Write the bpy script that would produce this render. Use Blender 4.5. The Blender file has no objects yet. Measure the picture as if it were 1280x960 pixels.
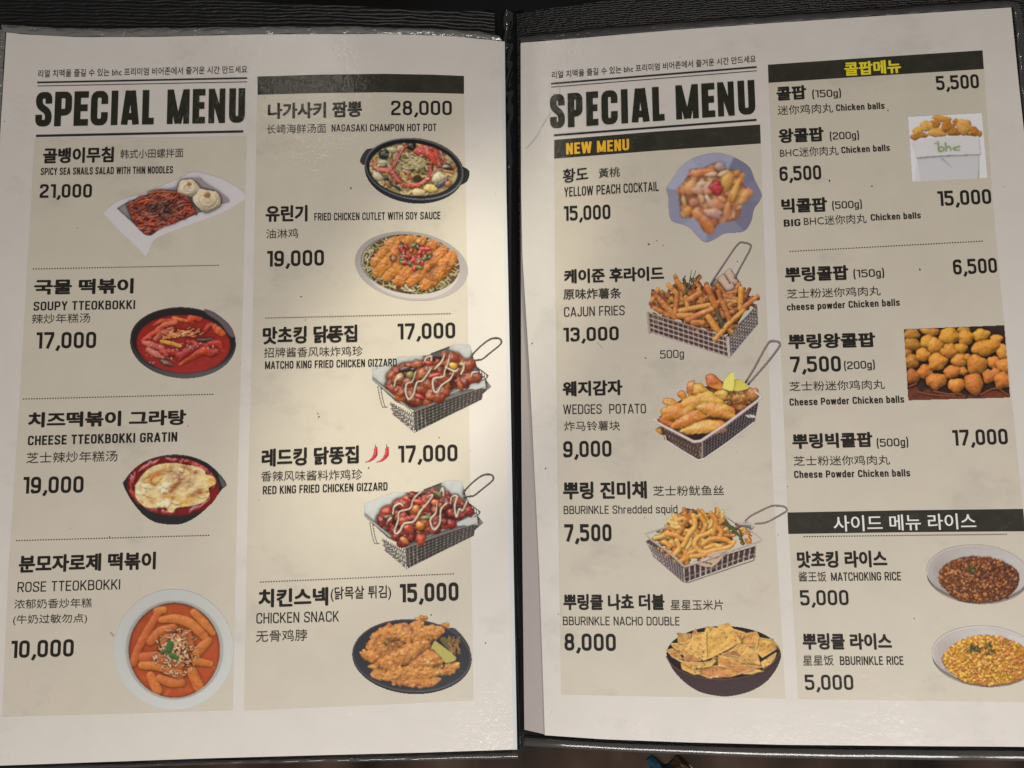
import bpy, math, random
import numpy as np

# ------------------------------------------------------------------ camera, world, lamps, exposure
SC = bpy.context.scene
COL = SC.collection
FOV = math.radians(58.0)
DIST, TILT, Z0 = 0.40, math.radians(7.0), 0.012
cam = bpy.data.cameras.new("camera"); cam_ob = bpy.data.objects.new("camera", cam); COL.objects.link(cam_ob)
cam.sensor_width = 36.0; cam.lens = 18.0 / math.tan(FOV / 2); cam.clip_start = 0.01; cam.clip_end = 50
CAM = np.array([0.0, -DIST * math.sin(TILT), Z0 + DIST * math.cos(TILT)])
cam_ob.location = CAM; cam_ob.rotation_euler = (TILT, 0, 0)
SC.camera = cam_ob
SC.render.resolution_x, SC.render.resolution_y = 1024, 768
SC.view_settings.view_transform = 'Standard'; SC.view_settings.look = 'None'
SC.view_settings.exposure = 0.0; SC.view_settings.gamma = 1.0

world = bpy.data.worlds.new("World"); SC.world = world; world.use_nodes = True
bg = world.node_tree.nodes["Background"]
bg.inputs[0].default_value = (1.0, 0.93, 0.84, 1); bg.inputs[1].default_value = 0.12

def look_at(ob, target):
    from mathutils import Vector
    ob.rotation_euler = (Vector(target) - Vector(ob.location)).to_track_quat('-Z', 'Y').to_euler()

def lamp(name, kind, loc, target, energy, color, **kw):
    l = bpy.data.lights.new(name, kind); l.energy = energy; l.color = color
    for k, v in kw.items(): setattr(l, k, v)
    o = bpy.data.objects.new(name, l); COL.objects.link(o); o.location = loc; look_at(o, target); return o

lamp("key_light", 'AREA', (0.10, -0.52, 0.62), (0.0, 0.0, 0), 5.65, (1, 0.965, 0.92), shape='RECTANGLE', size=0.5, size_y=0.25)  # broad unseen key lamp on the viewer's side
lamp("patch_spot", 'SPOT', (0.62, 1.08, 0.70), (-0.034, 0.016, 0.012), 82.0, (1, 0.955, 0.74),
     spot_size=math.radians(4.7), spot_blend=0.55, shadow_soft_size=0.02)  # narrow spot added to throw the bright oval on the left page
lamp("glint_lamp", 'AREA', (-0.25, 0.52, 0.80), (-0.08, 0.13, 0), 0.22, (1, 0.92, 0.80), shape='DISK', size=0.05)  # small disk added for glints in the film at the upper left

# ------------------------------------------------------------------ measured layout -> surface of the open menu
FPX = 640.0 / math.tan(FOV / 2)
UPV = np.array([0, math.cos(TILT), math.sin(TILT)]); FWD = np.array([0, math.sin(TILT), -math.cos(TILT)])

def ripple(x, y):                    # slack of the sheets in their pockets
    return 0.00045 * np.sin(34 * x + 13 * y + 1.0) + 0.0003 * np.sin(58 * y - 21 * x) + 0.00012 * np.sin(120 * x + 70 * y)
def h_left(x, y):                    # the left leaf dips towards the fold
    return 0.0145 - 0.0095 * np.exp(-np.maximum(-x, 0) / 0.045) + ripple(x, y)
def h_right(x, y):                   # the right leaf rises away from the fold
    d = np.maximum(x, 0)
    return 0.0055 + 0.115 * d + 0.004 * (1 - np.exp(-d / 0.012)) + ripple(x + .4, y)
def h_flat(x, y):
    return np.zeros_like(x)
SURF = {'L': h_left, 'R': h_right, 'F': h_flat}

def P(px, py, page, dz=0.0):
    """photo layout coordinates -> points on a leaf (dz above it)"""
    px = np.asarray(px, float); py = np.asarray(py, float)
    rx = (px - 640) / FPX; ry = (480 - py) / FPX
    d = rx[..., None] * np.array([1.0, 0, 0]) + ry[..., None] * UPV + FWD
    z = np.full(px.shape, Z0)
    h = SURF[page]
    for _ in range(25):
        t = (z - CAM[2]) / d[..., 2]
        z = h(CAM[0] + t * d[..., 0], CAM[1] + t * d[..., 1]) + dz
    t = (z - CAM[2]) / d[..., 2]
    return CAM + t[..., None] * d

# ------------------------------------------------------------------ object helpers
def lin(c):
    c = np.asarray(c, float) / 255.0
    return np.where(c <= 0.04045, c / 12.92, ((c + 0.055) / 1.055) ** 2.4)

def mesh_ob(name, verts, faces, mat, parent=None, smooth=False):
    me = bpy.data.meshes.new(name)
    me.from_pydata([tuple(v) for v in verts], [], faces); me.update()
    if smooth:
        me.polygons.foreach_set('use_smooth', [True] * len(me.polygons))
    o = bpy.data.objects.new(name, me); COL.objects.link(o); o.parent = parent
    if mat: me.materials.append(mat)
    return o

def tag(o, label=None, cat=None, group=None, kind=None):
    if label: o['label'] = label
    if cat: o['category'] = cat
    if group: o['group'] = group
    if kind: o['kind'] = kind
    return o

def resample(pts, n):
    p = np.array(pts, float); s = np.r_[0, np.cumsum(np.hypot(*np.diff(p, axis=0).T))]
    t = np.linspace(0, s[-1], n)
    return np.c_[np.interp(t, s, p[:, 0]), np.interp(t, s, p[:, 1])]

def smooth(pts, n=12):
    p = np.array(pts, float); q = np.vstack([2 * p[0] - p[1], p, 2 * p[-1] - p[-2]]); out = []
    for i in range(1, len(q) - 2):
        t = np.linspace(0, 1, n, endpoint=False)[:, None]
        a, b, c, d = q[i - 1], q[i], q[i + 1], q[i + 2]
        out.append(0.5 * (2 * b + (c - a) * t + (2 * a - 5 * b + 4 * c - d) * t ** 2 + (3 * b - a - 3 * c + d) * t ** 3))
    out.append(p[-1:]); return np.vstack(out)

def coons(top, bottom, left, right, nu, nv):
    """grid of layout points between four edge lines (top/bottom left to right, left/right downwards)"""
    T, B, L, R = resample(top, nu), resample(bottom, nu), resample(left, nv), resample(right, nv)
    u = np.linspace(0, 1, nu)[None, :, None]; v = np.linspace(0, 1, nv)[:, None, None]
    S = (1 - v) * T[None] + v * B[None] + (1 - u) * L[:, None] + u * R[:, None]
    S -= (1 - u) * (1 - v) * T[0] + u * (1 - v) * T[-1] + (1 - u) * v * B[0] + u * v * B[-1]
    return S

def grid_faces(nv, nu):
    return [(j * nu + i, (j + 1) * nu + i, (j + 1) * nu + i + 1, j * nu + i + 1) for j in range(nv - 1) for i in range(nu - 1)]

def sheet(name, edges, page, dz, mat, parent, nu=40, nv=40, thick=0.0, bump=None):
    g = coons(*edges, nu, nv); p = P(g[..., 0], g[..., 1], page, dz)
    if bump is not None: p[..., 2] += bump(g[..., 0], g[..., 1])
    o = mesh_ob(name, p.reshape(-1, 3), grid_faces(nv, nu), mat, parent, True)
    if thick:
        m = o.modifiers.new("thickness", 'SOLIDIFY'); m.thickness = thick; m.offset = -1
        m = o.modifiers.new("crisp_edge", 'EDGE_SPLIT'); m.split_angle = math.radians(40)
    return o

def ribbon(name, a, b, page, dz, mat, parent, n=50, prof=None, nw=7):
    """strip between two layout lines; prof = height profile across it"""
    A, B = resample(a, n), resample(b, n); t = np.linspace(0, 1, nw)[None, :, None]
    g = A[:, None] * (1 - t) + B[:, None] * t
    p = P(g[..., 0], g[..., 1], page, dz)
    if prof: p[..., 2] += prof(np.linspace(0, 1, nw)[None, :], np.linspace(0, 1, n)[:, None])
    return mesh_ob(name, p.reshape(-1, 3), grid_faces(n, nw), mat, parent, True)

# ------------------------------------------------------------------ materials
class NT:
    def __init__(s, name):
        s.m = bpy.data.materials.new(name); s.m.use_nodes = True; s.t = s.m.node_tree
        s.b = s.t.nodes["Principled BSDF"]; s.out = s.t.nodes["Material Output"]
    def n(s, typ, **kw):
        o = s.t.nodes.new(typ)
        for k, v in kw.items():
            if k.startswith('_'): setattr(o, k[1:], v)
            else: o.inputs[k.replace('_', ' ')].default_value = v
        return o
    def l(s, a, b): s.t.links.new(a, b)
    def pos(s, scale=(1, 1, 1)):
        g = s.n('ShaderNodeNewGeometry'); m = s.n('ShaderNodeMapping'); m.inputs['Scale'].default_value = scale
        s.l(g.outputs['Position'], m.inputs['Vector']); return m.outputs['Vector']
    def noise(s, scale, detail=3, rough=0.55, vec=None):
        o = s.n('ShaderNodeTexNoise', Scale=scale, Detail=detail, Roughness=rough)
        s.l(vec or s.pos(), o.inputs['Vector']); return o.outputs['Fac']
    def ramp(s, fac, stops):
        r = s.n('ShaderNodeValToRGB'); e = r.color_ramp.elements
        while len(e) < len(stops): e.new(0.5)
        for k, (p, c) in enumerate(stops): e[k].position = p; e[k].color = (*c, 1)
        s.l(fac, r.inputs['Fac']); return r.outputs['Color']
    def mix(s, fac, a, b, mode='MIX'):
        o = s.n('ShaderNodeMix', _data_type='RGBA', _blend_type=mode)
        for v, i in ((fac, 0), (a, 6), (b, 7)):
            if hasattr(v, 'is_linked'): s.l(v, o.inputs[i])
            else: o.inputs[i].default_value = v if i == 0 else (*v, 1)
        return o.outputs[2]
    def bump(s, fac, strength, dist, to='Normal', prev=None):
        o = s.n('ShaderNodeBump', Strength=strength, Distance=dist); s.l(fac, o.inputs['Height'])
        if prev: s.l(prev, o.inputs['Normal'])
        s.l(o.outputs['Normal'], s.b.inputs[to]); return o.outputs['Normal']

def film(t, coat=0.55):
    """the clear film over every print: soft sheen with fine ripples"""
    t.b.inputs['Roughness'].default_value = 0.6
    t.b.inputs['Specular IOR Level'].default_value = 0.25
    t.b.inputs['Coat Weight'].default_value = coat
    t.b.inputs['Coat Roughness'].default_value = 0.13
    n1 = t.noise(330, 4, 0.65)
    t.bump(n1, 0.30, 0.0006, 'Coat Normal')

def print_mat(name, col, var=0.06, scale=60, grunge=None):
    t = NT(name); f = t.noise(scale, 5, 0.6); c = np.array(col)
    out = t.ramp(f, [(0.25, tuple(c * (1 - var))), (0.75, tuple(np.minimum(c * (1 + var), 0.95)))])
    if grunge:
        g = t.noise(grunge[0], 6, 0.7, t.pos((1, 1.4, 1)))
        k = t.ramp(g, [(grunge[2], (0, 0, 0)), (grunge[2] + 0.16, (1, 1, 1))])
        m = t.n('ShaderNodeMath', _operation='MULTIPLY'); m.inputs[1].default_value = grunge[3]; t.l(k, m.inputs[0])
        out = t.mix(m.outputs[0], out, grunge[1])
    t.l(out, t.b.inputs['Base Color']); film(t); return t.m

M = {}
M['paper'] = print_mat('printed_paper', (0.72, 0.675, 0.635), 0.025, 90, (24, (0.50, 0.47, 0.43), 0.565, 0.42))
M['panel'] = print_mat('beige_print', (0.65, 0.59, 0.496), 0.03, 80, (26, (0.42, 0.385, 0.335), 0.565, 0.42))
M['band'] = print_mat('dark_band_print', (0.030, 0.029, 0.020), 0.35, 160, (220, (0.10, 0.10, 0.08), 0.60, 0.35))
M['head'] = print_mat('heading_ink', (0.019, 0.020, 0.012), 0.3, 300, (180, (0.09, 0.09, 0.075), 0.63, 0.4))
M['ink'] = print_mat('black_ink', (0.014, 0.012, 0.010), 0.2, 300)
M['ink_soft'] = print_mat('soft_black_ink', (0.042, 0.036, 0.03), 0.2, 300)
M['rule'] = print_mat('rule_ink', (0.02, 0.02, 0.025), 0.2, 300)
M['yellow'] = print_mat('yellow_ink', (0.88, 0.50, 0.03), 0.08, 300)
M['lemon'] = print_mat('lemon_ink', (0.86, 0.72, 0.03), 0.08, 300)
M['white'] = print_mat('white_ink', (0.85, 0.83, 0.8), 0.03, 300)
M['backing'] = print_mat('grey_backing', (0.43, 0.385, 0.37), 0.03, 60)
M['edge'] = print_mat('white_backing', (0.64, 0.655, 0.665), 0.02, 60)

t = NT('food_print'); a = t.n('ShaderNodeAttribute', _attribute_name='Col'); t.l(a.outputs['Color'], t.b.inputs['Base Color']); film(t, 0.45)
M['food'] = t.m

def leather(name, stretch, rows):
    t = NT(name)
    w = t.n('ShaderNodeTexWave', _wave_type='BANDS', _bands_direction='Y', Scale=rows, Distortion=5.0, Detail=3.0, Detail_Scale=1.6)
    t.l(t.pos(stretch), w.inputs['Vector'])
    n = t.noise(900, 3)
    c = t.ramp(w.outputs['Fac'], [(0.0, (0.006, 0.006, 0.007)), (0.8, (0.012, 0.012, 0.013))]); t.l(c, t.b.inputs['Base Color'])
    t.b.inputs['Roughness'].default_value = 0.48; t.b.inputs['Specular IOR Level'].default_value = 0.3
    p = t.bump(w.outputs['Fac'], 0.55, 0.0011); t.bump(n, 0.35, 0.0004, 'Normal', p); return t.m
M['leather'] = leather('black_leatherette', (0.30, 1, 1), 190)
M['weave'] = leather('black_fine_leatherette', (0.8, 1, 1), 300)

def clear(name, tint, alpha, rough=0.12, bn=420, bs=0.5):
    """clear vinyl: mostly lets light through, glossy on top"""
    t = NT(name); t.b.inputs['Base Color'].default_value = (*tint, 1); t.b.inputs['Roughness'].default_value = rough
    t.b.inputs['Specular IOR Level'].default_value = 0.8; t.b.inputs['Alpha'].default_value = alpha
    t.b.inputs['Coat Weight'].default_value = 1.0; t.b.inputs['Coat Roughness'].default_value = 0.06
    n = t.noise(bn, 3, 0.5, t.pos((0.6, 1.6, 1))); p = t.bump(n, bs, 0.0011); t.bump(n, bs, 0.0011, 'Coat Normal'); return t.m
M['vinyl'] = clear('clear_vinyl', (0.07, 0.07, 0.07), 0.6, 0.2, 120, 0.15)
M['vinyl_pale'] = clear('clear_vinyl_rim', (0.22, 0.22, 0.215), 0.72, 0.12, 260, 1.2)
t = NT('black_vinyl'); t.b.inputs['Base Color'].default_value = (0.004, 0.004, 0.005, 1); t.b.inputs['Roughness'].default_value = 0.6; t.b.inputs['Specular IOR Level'].default_value = 0.2; M['black'] = t.m
M['strap'] = clear('dark_clear_strap', (0.012, 0.012, 0.014), 0.97, 0.15, 90, 0.5)

t = NT('brown_tabletop')
n = t.noise(26, 3, 0.5, t.pos((1.3, 0.6, 1)))
t.l(t.ramp(n, [(0.3, (0.010, 0.007, 0.006)), (0.55, (0.045, 0.028, 0.020)), (0.8, (0.085, 0.058, 0.045))]), t.b.inputs['Base Color'])
t.b.inputs['Roughness'].default_value = 0.75; t.b.inputs['Specular IOR Level'].default_value = 0.12; t.bump(t.noise(30, 2), 0.25, 0.004); M['table'] = t.m
for nm, c in (('blue_foil', (0.015, 0.055, 0.10)), ('tan_foil', (0.10, 0.06, 0.035))):
    t = NT(nm); f = t.noise(140, 3); t.l(t.ramp(f, [(0.3, tuple(.5 * v for v in c)), (0.7, c)]), t.b.inputs['Base Color'])
    t.b.inputs['Roughness'].default_value = 0.35; t.bump(f, 0.5, 0.002); M[nm] = t.m
t = NT('dark_floor')
t.l(t.ramp(t.noise(1.7, 2), [(0.45, (0.004, 0.004, 0.004)), (0.7, (0.05, 0.055, 0.07))]), t.b.inputs['Base Color'])
t.b.inputs['Roughness'].default_value = 0.7; M['floor'] = t.m

# ------------------------------------------------------------------ the surface underneath
def slab(name, x0, y0, x1, y1, z, mat):
    return mesh_ob(name, [(x0, y0, z), (x1, y0, z), (x1, y1, z), (x0, y1, z)], [(0, 1, 2, 3)], mat)
tag(slab('floor', -3, -3, 3, 3, -0.75, M['floor']), kind='structure')
TB = mesh_ob('tabletop', [(x, y, z) for z in (-0.055, -0.022) for x, y in ((-0.7, -0.6), (0.7, -0.6), (0.7, 0.135), (-0.7, 0.135))],
             [(4, 5, 6, 7), (3, 2, 1, 0), (0, 1, 5, 4), (1, 2, 6, 5), (2, 3, 7, 6), (3, 0, 4, 7)], M['table'])
tag(TB, kind='structure')

# a crumpled packet lying on the table below the menu: blue with a tan end
def packet(x0, y0, lx, ly, hz):
    r = random.Random(5); n, m = 22, 12; V = []
    for j in range(m):
        for i in range(n):
            u, v = i / (n - 1), j / (m - 1)
            V.append((x0 + lx * u + .002 * math.sin(9 * v), y0 - ly * v + .002 * math.sin(11 * u), -0.0215 + hz * (math.sin(math.pi * u) * math.sin(math.pi * v)) ** .5 * r.uniform(.75, 1)))
    k = len(V); V += [(x, y, -0.0219) for x, y, z in V]
    F = grid_faces(m, n) + [tuple(q + k for q in reversed(f)) for f in grid_faces(m, n)]
    o = mesh_ob('packet', V, F, M['blue_foil']); o.data.materials.append(M['tan_foil'])
    for q, f in enumerate(F):
        if sum(V[i % k][0] for i in f) / 4 > x0 + lx * .55: o.data.polygons[q].material_index = 1
    return o
tag(packet(0.060, -0.1655, 0.020, 0.030, 0.008), 'small crumpled blue and tan packet on the table under the bottom edge of the menu', 'packet')

# ------------------------------------------------------------------ the folder
def empty(name, loc, parent=None):
    o = bpy.data.objects.new(name, None); COL.objects.link(o); o.location = loc; o.empty_display_size = 0.02; o.parent = parent
    return o
folder = tag(empty('menu_folder', (0, 0, 0)), 'open black leatherette menu folder with clear plastic pockets lying on a brown table', 'menu folder')

LT = [(8, 40.5), (30, 43), (99, 46.5), (200, 46), (320, 43), (480, 42.4), (560, 45), (610, 49.5), (626, 51.5)]
LR = [(626, 51.5), (629, 240), (632, 480), (637, 730), (642, 937)]
LL = [(8, 40.5), (0, 170), (-17, 560), (-35, 958)]
LB = [(-35, 958), (0, 957), (128, 952.5), (256, 948), (400, 944), (520, 941), (642, 937)]
RT = [(651, 53.5), (679, 51.5), (734, 46.9), (838, 38), (960, 29.2), (1099, 20), (1264, 9.3)]
RR = [(1264, 9.3), (1273, 100), (1284, 200), (1330, 640), (1352, 936)]
RL = [(651, 53.5), (651.5, 240), (653, 320), (661.7, 460), (674, 712), (681, 919)]
RB = [(681, 919), (753, 924), (860, 928), (980, 931), (1130, 932.5), (1280, 933.5), (1352, 936)]

# covers: a swollen leatherette board under each leaf
lt = [(-60, -26), (0, -17), (160, -6), (330, 3), (470, 9), (560, 13), (618, 15)]
lb = [(-60, 966), (0, 962), (128, 957.5), (256, 953), (400, 949), (520, 946), (640, 942)]
ll = [(-60, -26), (-62, 400), (-60, 966)]; lr = [(618, 15), (624, 300), (630, 600), (640, 942)]
sheet('cover', (lt, lb, ll, lr), 'L', -0.0016, M['leather'], folder, 70, 70, 0.003)
rt = [(646, 17), (690, 10), (760, 1), (900, -17), (1090, -36), (1310, -60)]
rb = [(655, 926), (753, 929.5), (860, 933.5), (980, 936.5), (1130, 938), (1280, 939), (1400, 941)]
rl = [(646, 17), (649, 300), (652, 600), (655, 926)]; rr = [(1310, -60), (1345, 400), (1400, 941)]
sheet('cover', (rt, rb, rl, rr), 'R', -0.0016, M['weave'], folder, 70, 70, 0.003)
# spine between them and the clear strap that runs down it
sheet('spine', ([(606, 12), (656, 13)], [(626, 942), (656, 938)], [(606, 12), (626, 942)], [(656, 13), (656, 938)]), 'F', 0.0004, M['black'], folder, 12, 60, 0.0025)
def crumple(u, v):
    w = np.exp(-((v - .06) / .10) ** 2)                       # the top end is crushed, the rest runs straight
    return 0.0010 * np.sin(np.pi * u) + w * (0.0012 * np.sin(v * 83 + 2.4 * u) + 0.0007 * np.sin(v * 197 + 5 * u)) + 0.0002 * np.sin(v * 17 + 4 * u)
ribbon('strap', smooth([(629.5, 16), (628.5, 200), (634, 480), (639, 720), (646, 936)]), smooth([(641, 16), (642, 200), (645, 480), (648, 720), (653, 935)]), 'F', 0.0012, M['strap'], folder, 200, crumple, 9)

# clear pockets: backing card and the welded vinyl rims around each leaf
sheet('backing_card', ([(626, 51.5), (631, 52)], [(642, 937), (646.5, 937)], LR, [(631, 52), (633, 240), (638, 480), (642.5, 730), (646.5, 937)]), 'L', 0.0002, M['edge'], folder, 3, 60)
sheet('backing_card', ([(650.5, 55), (680, 53)], [(655.5, 912), (688, 919.5)], [(650.5, 55), (651, 300), (651.5, 500), (653, 700), (655.5, 912)], [(680, 53), (684, 300), (686, 600), (688, 919.5)]), 'R', -0.0006, M['backing'], folder, 6, 60)
pocket = tag(empty('pocket_rim', (0, 0, 0), folder))
def weld(u, v): return 0.0006 * np.sin(np.pi * u) + 0.00025 * np.sin(v * 47) + 0.00018 * np.sin(v * 131 + 2)
def flatweld(u, v): return 0.0005 * np.sin(np.pi * u) + 0.0002 * np.sin(v * 38)
def off(line, dx, dy): return [(x + dx, y + dy) for x, y in line]
bpy.data.objects.remove(pocket)
LTO = [(2, 31), (40, 33), (100, 35.8), (200, 35), (330, 33.5), (430, 33), (560, 36.5), (600, 40), (624, 45)]
rimL = ribbon('pocket_rim', LTO, [(4, 40), (30, 42.5), (99, 46), (200, 45.5), (320, 42.5), (480, 42), (560, 44.6), (610, 49), (627, 51)], 'L', 0.0004, M['vinyl_pale'], folder, 220, weld, 9)
ribbon('pocket_rim', [(-2, 36), (-8, 170), (-26, 560), (-45, 958)], off(LL, -1, 0), 'L', 0.0004, M['vinyl_pale'], folder, 120, weld, 7)
ribbon('pocket_rim', [(-38, 966), (0, 964.5), (128, 960), (256, 956), (400, 953), (520, 951), (648, 948)], [(-36, 961.5), (0, 960), (128, 955.6), (256, 951.4), (400, 947.5), (520, 944.8), (647, 940.5)], 'L', 0.0006, M['vinyl'], folder, 220, weld, 7)
RTO = [(650, 47), (679, 43.5), (734, 38), (838, 29.5), (960, 21), (1099, 12), (1240, 2), (1262, 1.5)]
ribbon('pocket_rim', RTO, [(651, 53), (679, 51), (734, 46.5), (838, 37.5), (960, 28.7), (1099, 19.5), (1250, 9.8), (1264, 8.8)], 'R', 0.0004, M['vinyl'], folder, 220, weld, 9)
ribbon('pocket_rim', smooth([(1262, 1.2), (1271, 3.5), (1276, 12), (1281, 60), (1290, 160), (1338, 640), (1362, 940)]), smooth([(1264.5, 9), (1266, 10), (1267, 14), (1273, 70), (1282, 170), (1331, 640), (1354, 936)]), 'R', 0.0004, M['vinyl'], folder, 200, weld, 7)
ribbon('pocket_rim', [(655, 932), (753, 938), (860, 943), (980, 947.5), (1130, 949.5), (1280, 951), (1400, 953)], [(656, 922), (753, 928.5), (860, 932.8), (980, 936), (1130, 937.6), (1280, 938.8), (1400, 941)], 'R', 0.0004, M['vinyl'], folder, 220, flatweld, 7)

# ------------------------------------------------------------------ the two printed sheets
Lsheet = tag(empty('menu_sheet', (-0.11, 0, 0)), 'menu sheet of rice cake and chicken dishes with a blank dark heading band', 'menu sheet', 'menu sheets in the folder')
Rsheet = tag(empty('menu_sheet', (0.11, 0, 0)), 'menu sheet with yellow NEW MENU band, fries, chicken balls and rice', 'menu sheet', 'menu sheets in the folder')
def child(o, parent):                 # keep world placement under a parent that is not at the origin
    r = parent
    off_ = np.zeros(3)
    while r is not None: off_ += np.array(r.location); r = r.parent
    return off_
ROOT = {'L': Lsheet, 'R': Rsheet}
OFFS = {'L': np.array([-0.11, 0, 0]), 'R': np.array([0.11, 0, 0])}
def P_(px, py, page, dz):             # in the frame of the page's own sheet
    return P(px, py, page, dz) - OFFS[page]

def part_grid(name, edges, page, dz, mat, nu=40, nv=40, thick=0, parent=None):
    g = coons(*edges, nu, nv)
    o = mesh_ob(name, P_(g[..., 0], g[..., 1], page, dz).reshape(-1, 3), grid_faces(nv, nu), mat, parent or ROOT[page], True)
    if thick:
        m = o.modifiers.new("thickness", 'SOLIDIFY'); m.thickness = thick; m.offset = -1
        m = o.modifiers.new("crisp_edge", 'EDGE_SPLIT'); m.split_angle = math.radians(40)
    return o

part_grid('paper', (LT, LB, LL, LR), 'L', 0.0004, M['paper'], 60, 60, 0.0002)
part_grid('paper', (RT, RB, RL, RR), 'R', 0.0004, M['paper'], 60, 60, 0.0002)
Z1, Z2, Z3, Z4, Z5 = 0.00046, 0.00052, 0.00058, 0.00064, 0.0007

part_grid('column_panel', ([(43.2, 173), (308.6, 170.5)], [(2.5, 896), (150, 892.5), (291, 888)], [(43.2, 173), (25, 490), (10, 720), (2.5, 896)], [(308.6, 170.5), (303, 400), (297, 600), (291, 888)]), 'L', Z1, M['panel'])
part_grid('column_panel', ([(321.5, 116), (480, 112), (580, 114)], [(305, 888.5), (592, 875.8)], [(321.5, 116), (316, 400), (310.5, 600), (305, 888.5)], [(580, 114), (585, 400), (587.6, 600), (592, 875.8)]), 'L', Z1, M['panel'])
part_grid('column_panel', ([(693, 195), (951, 177)], [(701.6, 868.6), (982, 873.5)], [(693, 195), (697, 600), (701.6, 868.6)], [(951, 177), (966, 600), (982, 873.5)]), 'R', Z1, M['panel'])
part_grid('column_panel', ([(960.5, 100), (1230, 83)], [(998, 874), (1302, 878)], [(960.5, 100), (968, 260), (979, 500), (985, 640), (998, 874)], [(1230, 83), (1240, 240), (1250, 350), (1279, 640), (1302, 878)]), 'R', Z1, M['panel'])

def band(tl, top, tr, bl, bot, br, page, label=None):
    o = part_grid('heading_band', ([tl, *top, tr], [bl, *bot, br], [tl, bl], [tr, br]), page, Z2, M['band'], 40, 4)
    if label: o['label'] = label
    return o
band((321.8, 95.7), [(400, 93.4), (480, 92.4), (540, 93.4)], (580, 95), (322, 118.6), [(400, 116.3), (480, 115.4), (540, 116.2)], (580, 117.3), 'L', 'blank dark heading band')
NEWB = band((692.8, 174.9), [(820, 164.5)], (950.2, 155.8), (692.8, 198.3), [(820, 188.4)], (951, 179.4), 'R', 'dark heading band with yellow NEW MENU')
POPB = band((960, 81), [(1090, 72)], (1228.2, 63), (960.7, 103.6), [(1090, 95)], (1229.8, 86.3), 'R', 'dark heading band with yellow title')
SIDB = band((984.4, 640.7), [(1130, 638)], (1279, 636.2), (985.5, 667.5), [(1130, 665.3)], (1281.5, 664.1), 'R', 'dark heading band with white title')

# ------------------------------------------------------------------ lettering
def lean(x, page):
    return 0.046 - 0.113 * (x - 30) / 1000 if page == 'L' else -0.01 - 0.137 * (x - 695) / 1000

def place(uv, x0, y0, x1, y1, h, page, dz, name, faces, mat, parent):
    """unit lettering (u along the line 0..1, v up in cap heights) -> mesh on the page"""
    u, v = uv[:, 0], uv[:, 1]
    px = x0 + (x1 - x0) * u; py = y0 + (y1 - y0) * u
    px = px + v * h * np.vectorize(lean)(px, page); py = py - v * h
    return mesh_ob(name, P_(px, py, page, dz), faces, mat, parent or ROOT[page])

_cu = bpy.data.curves.new("lettering", 'FONT'); _cu.resolution_u = 3
_cob = bpy.data.objects.new("lettering", _cu); COL.objects.link(_cob)
def glyphs(body, bold):
    _cu.body = body; _cu.offset = bold; bpy.context.view_layer.update()
    dg = bpy.context.evaluated_depsgraph_get(); e = _cob.evaluated_get(dg); me = e.to_mesh()
    n = len(me.vertices); co = np.empty(n * 3); me.vertices.foreach_get('co', co)
    f = [tuple(p.vertices) for p in me.polygons]; e.to_mesh_clear()
    return co.reshape(-1, 3)[:, :2], f

RING = [(0, 0), (1, 0), (-1, 0), (0, .7), (0, -.7), (.75, .5), (-.75, .5), (.75, -.5), (-.75, -.5)]
def text(name, body, x0, y0, x1, y1, h, page, bold=0.0, mat='ink', parent=None):
    """CJK lettering; x0..x1 and h are the ink box; bold = how far the strokes are spread, in ems"""
    co, f = glyphs(body, 0.0)
    V, F, Z = [], [], []
    for i, (dx, dy) in enumerate(RING if bold else RING[:1]):
        F += [tuple(q + len(co) * i for q in t) for t in f]; V.append(co + np.array([dx, dy]) * bold); Z.append(np.full(len(co), Z4 + i * 4e-6))
    co = np.vstack(V); u = (co[:, 0] - co[:, 0].min()) / np.ptp(co[:, 0]); v = (co[:, 1] - co[:, 1].min()) / np.ptp(co[:, 1])
    return place(np.c_[u, v], x0, y0, x1, y1, h, page, np.concatenate(Z), name, F, M[mat], parent)

def fillet(pts, r, closed=False, n=5):
    """round the corners of a polyline; r per corner or one value"""
    P0 = np.array(pts, float); N = len(P0); out = []
    rs = r if isinstance(r, (list, tuple)) else [r] * N
    for i in range(N):
        if not closed and i in (0, N - 1): out.append(P0[i]); continue
        a, b, c = P0[i - 1], P0[i], P0[(i + 1) % N]
        la, lc = np.linalg.norm(a - b), np.linalg.norm(c - b); k = min(rs[i], la * 0.5, lc * 0.5)
        if k < 1e-6: out.append(b); continue
        s, e = b + (a - b) / la * k, b + (c - b) / lc * k
        for q in np.linspace(0, 1, n): out.append((1 - q) ** 2 * s + 2 * q * (1 - q) * b + q * q * e)
    return np.array(out)

def stroke(pts, hw, closed=False):
    p = np.array(pts, float); keep = np.r_[True, np.hypot(*np.diff(p, axis=0).T) > 1e-4]; p = p[keep]
    if closed and np.hypot(*(p[0] - p[-1])) < 1e-4: p = p[:-1]
    n = len(p)
    if closed: d0 = p - np.roll(p, 1, 0); d1 = np.roll(p, -1, 0) - p
    else:
        d = np.diff(p, axis=0); d0 = np.vstack([d[:1], d]); d1 = np.vstack([d, d[-1:]])
    d0 /= np.linalg.norm(d0, axis=1)[:, None] + 1e-12; d1 /= np.linalg.norm(d1, axis=1)[:, None] + 1e-12
    m = d0 + d1; m /= np.linalg.norm(m, axis=1)[:, None] + 1e-12
    nn = np.c_[-m[:, 1], m[:, 0]]; s = 1 / np.maximum((m * d0).sum(1), 0.45)
    a = p + nn * (hw * s)[:, None]; b = p - nn * (hw * s)[:, None]
    v = np.empty((2 * n, 2)); v[0::2] = a; v[1::2] = b
    k = n if closed else n - 1
    return v, [(2 * i, 2 * i + 1, (2 * i + 3) % (2 * n), (2 * i + 2) % (2 * n)) for i in range(k)]

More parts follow.
